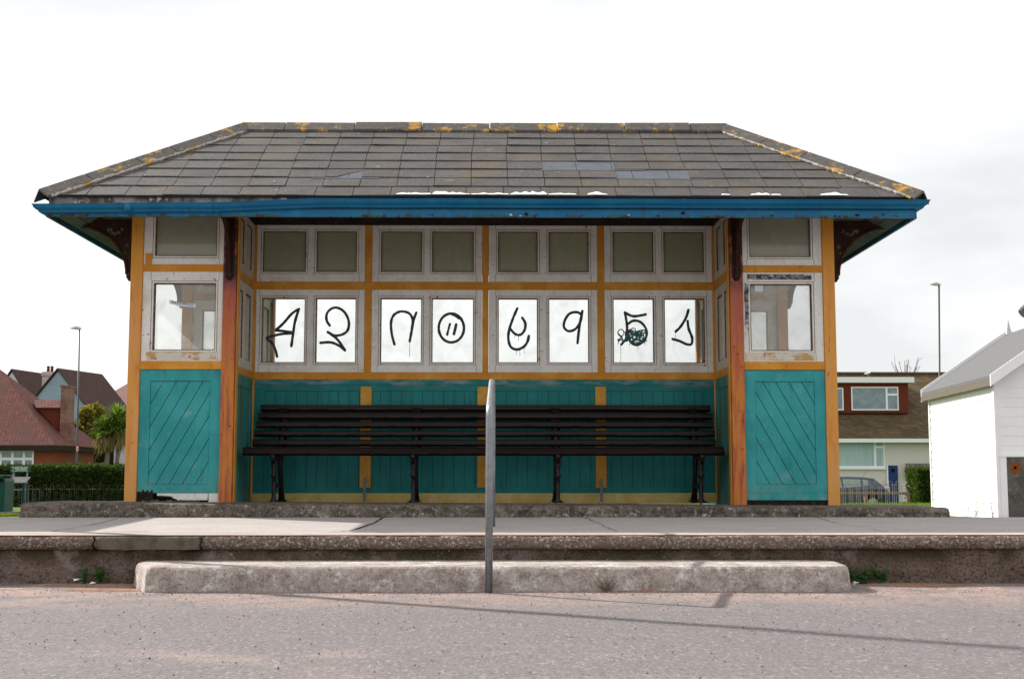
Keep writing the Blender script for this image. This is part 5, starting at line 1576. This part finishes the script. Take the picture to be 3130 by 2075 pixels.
mb.f = [tuple(range(n_)), tuple(range(2 * n_ - 1, n_ - 1, -1))] + [(i, (i + 1) % n_, (i + 1) % n_ + n_, i + n_) for i in range(n_)]; mb.m = [0] * len(mb.f)
cabin = mb.build('cabin', M['carblue'], car, bevel=.02)
def side_win(pts, nm='side_window'):
    mb = MB(); vs = []
    for off in (.004, .02):
        for p in pts: vs.append((p[0], -(.80 - .20 * max(0, (p[1] - .95) / .5)) - off, p[1] * k_))
    n_ = len(pts)
    mb.add(vs, [tuple(range(n_)), tuple(range(2 * n_ - 1, n_ - 1, -1))] + [(i, (i + 1) % n_, (i + 1) % n_ + n_, i + n_) for i in range(n_)])
    mb.build(nm, M['carglass'], car)
side_win([(-.80, 1.0), (-.30, 1.33), (.18, 1.38), (.18, 1.01)]); side_win([(.25, 1.01), (.25, 1.38), (.92, 1.36), (.92, 1.05)]); side_win([(1.0, 1.06), (1.0, 1.355), (1.20, 1.33), (1.22, 1.12)])
mb = MB(); mb.add([(1.46, -.5, 1.385 * k_), (1.46, .5, 1.385 * k_), (1.80, .58, 1.05 * k_), (1.80, -.58, 1.05 * k_)], [(0, 1, 2, 3)])
for i, p in enumerate(mb.v): mb.v[i] = (p[0] + .02, p[1], p[2] + .01)
mb.build('rear_window', M['carglass'], car, fix=False)
MB().box(1.78, 2.0, -.80, -.60, .80 * k_, 1.04 * k_).build('tail_lamp', M['tail'], car, bevel=.02)
MB().tube([(1.15, -.2, 1.46 * k_), (1.30, -.2, 1.72 * k_)], .006, 5).build('aerial', M['carblack'], car)
for x in (-1.28, 1.32):
    ar = MB().tube([(x, -.845, .34), (x, -.60, .34)], .37, 20).build('wheel_arch', M['carblack'], car)
    wh = MB().tube([(x, -.86, .31), (x, -.64, .31)], .31, 20).build('wheel', M['carblack'], car)
    MB().tube([(x, -.868, .31), (x, -.855, .31)], .20, 16).build('rim', M['carsilver'], wh)

# left hand brick bungalow (hipped)
BYN = 40.7
x_r = at(156, 1400, BYN).x; Dp = 5.4
lb = tag(empty('brick_bungalow', (x_r, BYN, terrain(BYN) - .2)), 'red brick bungalow with steep pink tiled hip roof behind the hedge', 'house')
zb = lb.location.z
ez = at(100, 1372, BYN).z - zb
MB().box(-13, 0, 0, Dp, 0, ez).build('wall', M['brick'], lb)
e0 = .35; ezr = at(172, 1360, BYN - .3).z - zb
apx = at(2, 1130, BYN + 2.7)
A = (apx.x - x_r, 2.7, apx.z - zb)
r_ = MB()
xr_ = at(172, 1360, BYN - .3).x - x_r
C1, C2, C3, C4 = (xr_, -e0, ezr), (xr_ + .1, Dp + e0, ezr), (-13.4, Dp + e0, ezr), (-13.4, -e0, ezr)
B_ = (-9.2, 2.7, A[2])
r_.add([C1, C2, C3, C4, A, B_], [(3, 0, 4, 5), (0, 1, 4), (1, 2, 5, 4), (2, 3, 5)])
r_.build('roof', M['tiles_pink'], lb, fix=False)
MB().box(-13.4, xr_, -e0, -e0 + .03, ezr - .22, ezr - .005).box(xr_ - .03, xr_, -e0 + .03, Dp + e0, ezr - .2, ezr - .005).build('fascia', M['ceil'], lb)
def lX(u, Y=BYN): return at(u, 1400, Y).x - x_r
def lZ(v, Y=BYN): return at(100, v, Y).z - zb
win(lb, lX, lZ, -.003, -60, 104, 1375, 1428, [3, 39, 74], (-60, 1402))
ch = MB().box(lX(179, BYN + 1.6), lX(200, BYN + 1.6), 1.6, 2.5, lZ(1365), at(190, 1182, BYN + 1.6).z - zb)
ch = ch.build('chimney', M['brick_old'], lb)
MB().box(lX(176, BYN + 1.6), lX(203, BYN + 1.6), 1.55, 2.55, at(190, 1182, BYN + 1.6).z - zb, at(190, 1177, BYN + 1.6).z - zb).build('chimney_cap', M['brick_old'], ch)
dz0, dz1 = at(140, 1247, BYN + 1.9).z - zb, at(140, 1222, BYN + 2.2).z - zb
dd_ = MB().add([(lX(104, BYN + 1.6), 1.6, dz0), (lX(178, BYN + 1.6), 1.6, dz0), (lX(178, BYN + 2), 2.1, dz1), (lX(94, BYN + 2), 2.1, dz1), (lX(178, BYN + 2), 2.7, dz0), (lX(94, BYN + 2), 2.7, dz0)], [(0, 1, 2, 3), (3, 2, 4, 5)])
dd_.build('dormer_roof', M['tiles_pink'], lb, fix=False)
dd2 = MB().prism([(lX(108, BYN + 1.8), dz0), (lX(178, BYN + 1.8), dz0), (lX(178, BYN + 1.8), lZ(1320, BYN + 1.8))], 1.75, 2.4).build('dormer_cheek', M['redbrick'], lb)

# gabled houses behind
def gable_house(name, near, far, hw_, drop, zb, wallm, roofm, label, chim=None, apex_over=.0):
    near, far = Vector(near), Vector(far)
    d_ = (far - near); d_.z = 0; L = d_.length; d_.normalize(); s_ = Vector((d_.y, -d_.x, 0))
    root = tag(empty(name, (near.x, near.y, zb), math.atan2(d_.y, d_.x) - math.pi / 2), label, 'house')
    H = near.z - zb; ez_ = H - drop
    MB().prism([(-hw_, 0), (hw_, 0), (hw_, ez_), (0, H - .08), (-hw_, ez_)], 0, L, 'y').build('wall', wallm, root)
    r_ = MB(); o_ = .25; ex = hw_ + .3; ezz = H - drop * ex / hw_
    r_.add([(-ex, -.12, ezz), (0, -.12, H), (0, L + .2, H), (-ex, L + .2, ezz), (ex, -.12, ezz), (ex, L + .2, ezz),
            (-ex, -.12, ezz + .1), (0, -.12, H + .1), (0, L + .2, H + .1), (-ex, L + .2, ezz + .1), (ex, -.12, ezz + .1), (ex, L + .2, ezz + .1)],
           [(6, 7, 8, 9), (7, 10, 11, 8), (0, 1, 7, 6), (1, 4, 10, 7), (3, 2, 1, 0), (2, 5, 4, 1)])
    r_.build('roof', roofm, root, fix=False)
    return root
gz = -1.0
n1 = at(178, 1130, 63.7); f1 = at(307, 1147, 68.1); f1.z = n1.z
g2 = gable_house('gabled_house', n1, f1, 3.0, 3.4, gz, M['render_blue'], M['tiles_dark'], 'pale blue gabled house with dark brown roof behind the brick chimney')
n2 = at(37, 1132, 69); f2 = at(165, 1150, 74); f2.z = n2.z
g1 = gable_house('gabled_house', n2, f2, 2.3, 3.4, gz, M['render_white'], M['tiles_dark'], 'white gabled house with dark roof half hidden behind the brick bungalow')
cp = at(146, 1150, 66); cb = tag(empty('rendered_chimney', (cp.x, 66, gz)), 'pale rendered chimney stack with clay pots between the two gabled houses', 'chimney')
cw = at(164, 1150, 66).x - at(146, 1150, 66).x; ct = at(146, 1136, 66).z - gz
MB().box(-cw * .95, cw * .85, 0, 1.0, 0, ct).box(-cw * 1.05, cw, -.06, 1.06, ct - .25, ct - .02).build('stack', M['plasterpink'], cb)
for x in (-.12, .10): MB().lathe([(.10, ct), (.08, ct + .3), (.10, ct + .32), (.10, ct + .36)], x, .4, 10).build('chimney_pot', M['redbrick'], cb)
n3 = at(357, 1150, 80); r3 = tag(empty('rose_roofed_house', (n3.x, 80, gz)), 'house with rose tiled hip roof at the left edge of the shelter', 'house')
H3 = n3.z - gz
MB().box(-2.2, 6, 1, 8, 0, H3 - 2.2).build('wall', M['render_white'], r3)
q3 = MB(); q3.add([(-2.6, 0.4, H3 - 2.4), (6.4, .4, H3 - 2.4), (6.4, 8, H3 - 2.4), (-2.6, 8, H3 - 2.4), (0, 4, H3), (4, 4, H3)], [(0, 1, 5, 4), (1, 2, 5), (2, 3, 4, 5), (3, 0, 4)])
q3.build('roof', M['tiles_rose'], r3, fix=False)
wh_ = tag(empty('white_garden_wall', (at(368, 1390, 46).x, 46, -1.05)), 'pale garden wall seen between the palm and the shelter', 'wall')
a_ = at(348, 1390, 46).x - wh_.location.x
MB().box(a_, a_ + 5, 0, .3, 0, at(360, 1352, 46).z + 1.05).build('wall_face', M['render_white'], wh_); MB().box(a_ - .05, a_ + 5, -.04, .34, at(360, 1352, 46).z + 1.05, at(360, 1350, 46).z + 1.12).build('coping', M['concrete'], wh_)

# trees
random.seed(51)
def crown(root, n, clumps, size, mt, flat=.6):
    l = MB()
    def pt():
        cx_, cy_, cz_, r_ = random.choice(clumps)
        while True:
            v_ = Vector((random.uniform(-1, 1), random.uniform(-1, 1), random.uniform(-1, 1)))
            if .35 < v_.length < 1: break
        return (cx_ + v_.x * r_, cy_ + v_.y * r_, cz_ + v_.z * r_)
    leaves(l, pt, n, size, flat)
    l.build('crown', mt, root, fix=False)
def tree(Y, uc, v_top, v_bot, wpx, mt, label, n=5200, size=.17, name='tree'):
    base = at(uc, 1425, Y); zt = at(uc, v_top, Y).z; zb_ = terrain(Y); w_ = abs(at(uc + wpx, 1300, Y).x - at(uc, 1300, Y).x)
    root = tag(empty(name, (base.x, Y, zb_)), label, 'tree')
    H = zt - zb_; lo = at(uc, v_bot, Y).z - zb_
    t_ = MB().tube([(0, 0, -.1), (.05, 0, lo * .5), (0, 0, lo + (H - lo) * .4)], [.16, .12, .05], 8)
    cl = []
    for i in range(16):
        x = random.uniform(-1, 1) * w_ * .8; z = random.uniform(lo, H - .3); f_ = 1 - abs(x / w_) * .5
        cl.append((x, random.uniform(-.8, .8), lo + (z - lo) * f_, random.uniform(.25, .5) * min(w_, 1.6)))
    for c_ in cl[:8]: t_.tube([(0, 0, lo * .6), (c_[0] * .5, c_[1] * .5, (lo * .6 + c_[2]) / 2), c_[:3]], [.05, .03, .012], 5)
    t_.build('trunk', M['bark'], root, fix=False)
    crown(root, n, cl, size, mt)
    return root
tree(47.5, 272, 1216, 1400, 56, M['leaf_olive'], 'bushy olive green tree standing beside the brick chimney', 12000, .17)
tree(49.0, 350, 1200, 1400, 50, M['leaf_olive'], 'taller olive tree behind the cabbage palm', 8000, .17)
tree(46.0, 235, 1255, 1400, 16, M['leaf_olive'], 'narrow olive shrub close behind the street lamp post', 2500, .14)
# cabbage palm
PY = 42.5
pb = at(318, 1425, PY); pr_ = tag(empty('cabbage_palm', (pb.x, PY, terrain(PY))), 'cabbage palm with spiky green crown and dead hanging leaves', 'palm')
zc = at(330, 1312, PY).z - terrain(PY)
tk = MB().tube([(0, 0, -.1), (.1, 0, zc * .5), (.2, 0, zc)], [.13, .10, .08], 8).tube([(.2, 0, -.1), (.5, 0, zc * .5), (.62, 0, zc * .98)], [.10, .09, .07], 8)
tk.build('trunk', M['bark'], pr_)
def blades(mb, cx_, cy_, cz_, n, Lb, up, mt=None):
    for i in range(n):
        a = random.uniform(0, 6.28); el = random.uniform(*up)
        d_ = Vector((math.cos(a) * math.cos(el), math.sin(a) * math.cos(el), math.sin(el))); L1 = Lb * random.uniform(.7, 1.15)
        s_ = Vector((-math.sin(a), math.cos(a), 0)) * .022
        p0 = Vector((cx_, cy_, cz_)); p1 = p0 + d_ * L1 * .55; p2 = p0 + d_ * L1 + Vector((0, 0, -.22 * L1))
        mb.v += [tuple(q) for q in (p0 - s_, p0 + s_, p1 + s_, p1 - s_, p2)]; k = len(mb.v) - 5
        mb.f += [(k, k + 1, k + 2, k + 3), (k + 3, k + 2, k + 4)]; mb.m += [0, 0]
g1_ = MB(); g2_ = MB()
for (x, y, z) in ((.2, 0, zc), (.62, 0, zc), (.45, .1, zc + .45), (-.05, 0, zc - .05)):
    blades(g1_, x, y, z, 330, .85, (-.15, 1.4)); blades(g2_, x, y, z - .1, 200, .72, (-1.45, -.6))
g1_.build('green_crown', M['leaf_palm'], pr_, fix=False); g2_.build('dead_leaves', M['leaf_dry'], pr_, fix=False)
tw = at(2770, 1135, 58); tr_ = tag(empty('bare_tree', (tw.x, 58, -1.0)), 'bare thin tree twigs showing above the bungalow ridge', 'tree')
H_ = at(2770, 1098, 58).z + 1.0; t_ = MB()
t_.tube([(0, 0, 0), (0, 0, H_ - 1.6)], [.09, .05], 6)
for i in range(16):
    x = random.uniform(-1.3, 1.0); t_.tube([(0, 0, H_ - 1.9), (x * .4, 0, H_ - 1.1), (x * .9 + .05, random.uniform(-.2, .2), H_ - random.uniform(0, .7)), (x + .15, 0, H_ + random.uniform(-.5, .35))], [.035, .02, .012, .006], 4)
t_.build('branches', M['bark'], tr_, fix=False)
# dark box filling the gap between bungalow and palm
shd = tag(empty('dark_gap_box', (at(300, 1400, 47).x, 48.2, -1.1)), 'dark box in the gap right of the brick bungalow', 'gap_box')
MB().box(-.9, .6, 0, 1.5, 0, at(300, 1352, 48).z + 1.1).build('gap_box_side', M['ceil'], shd); MB().box(-1.0, .7, -.1, 1.6, at(300, 1352, 48).z + 1.1, at(300, 1346, 48).z + 1.13).build('gap_box_top', M['ceil'], shd)

bpy.context.view_layer.update()
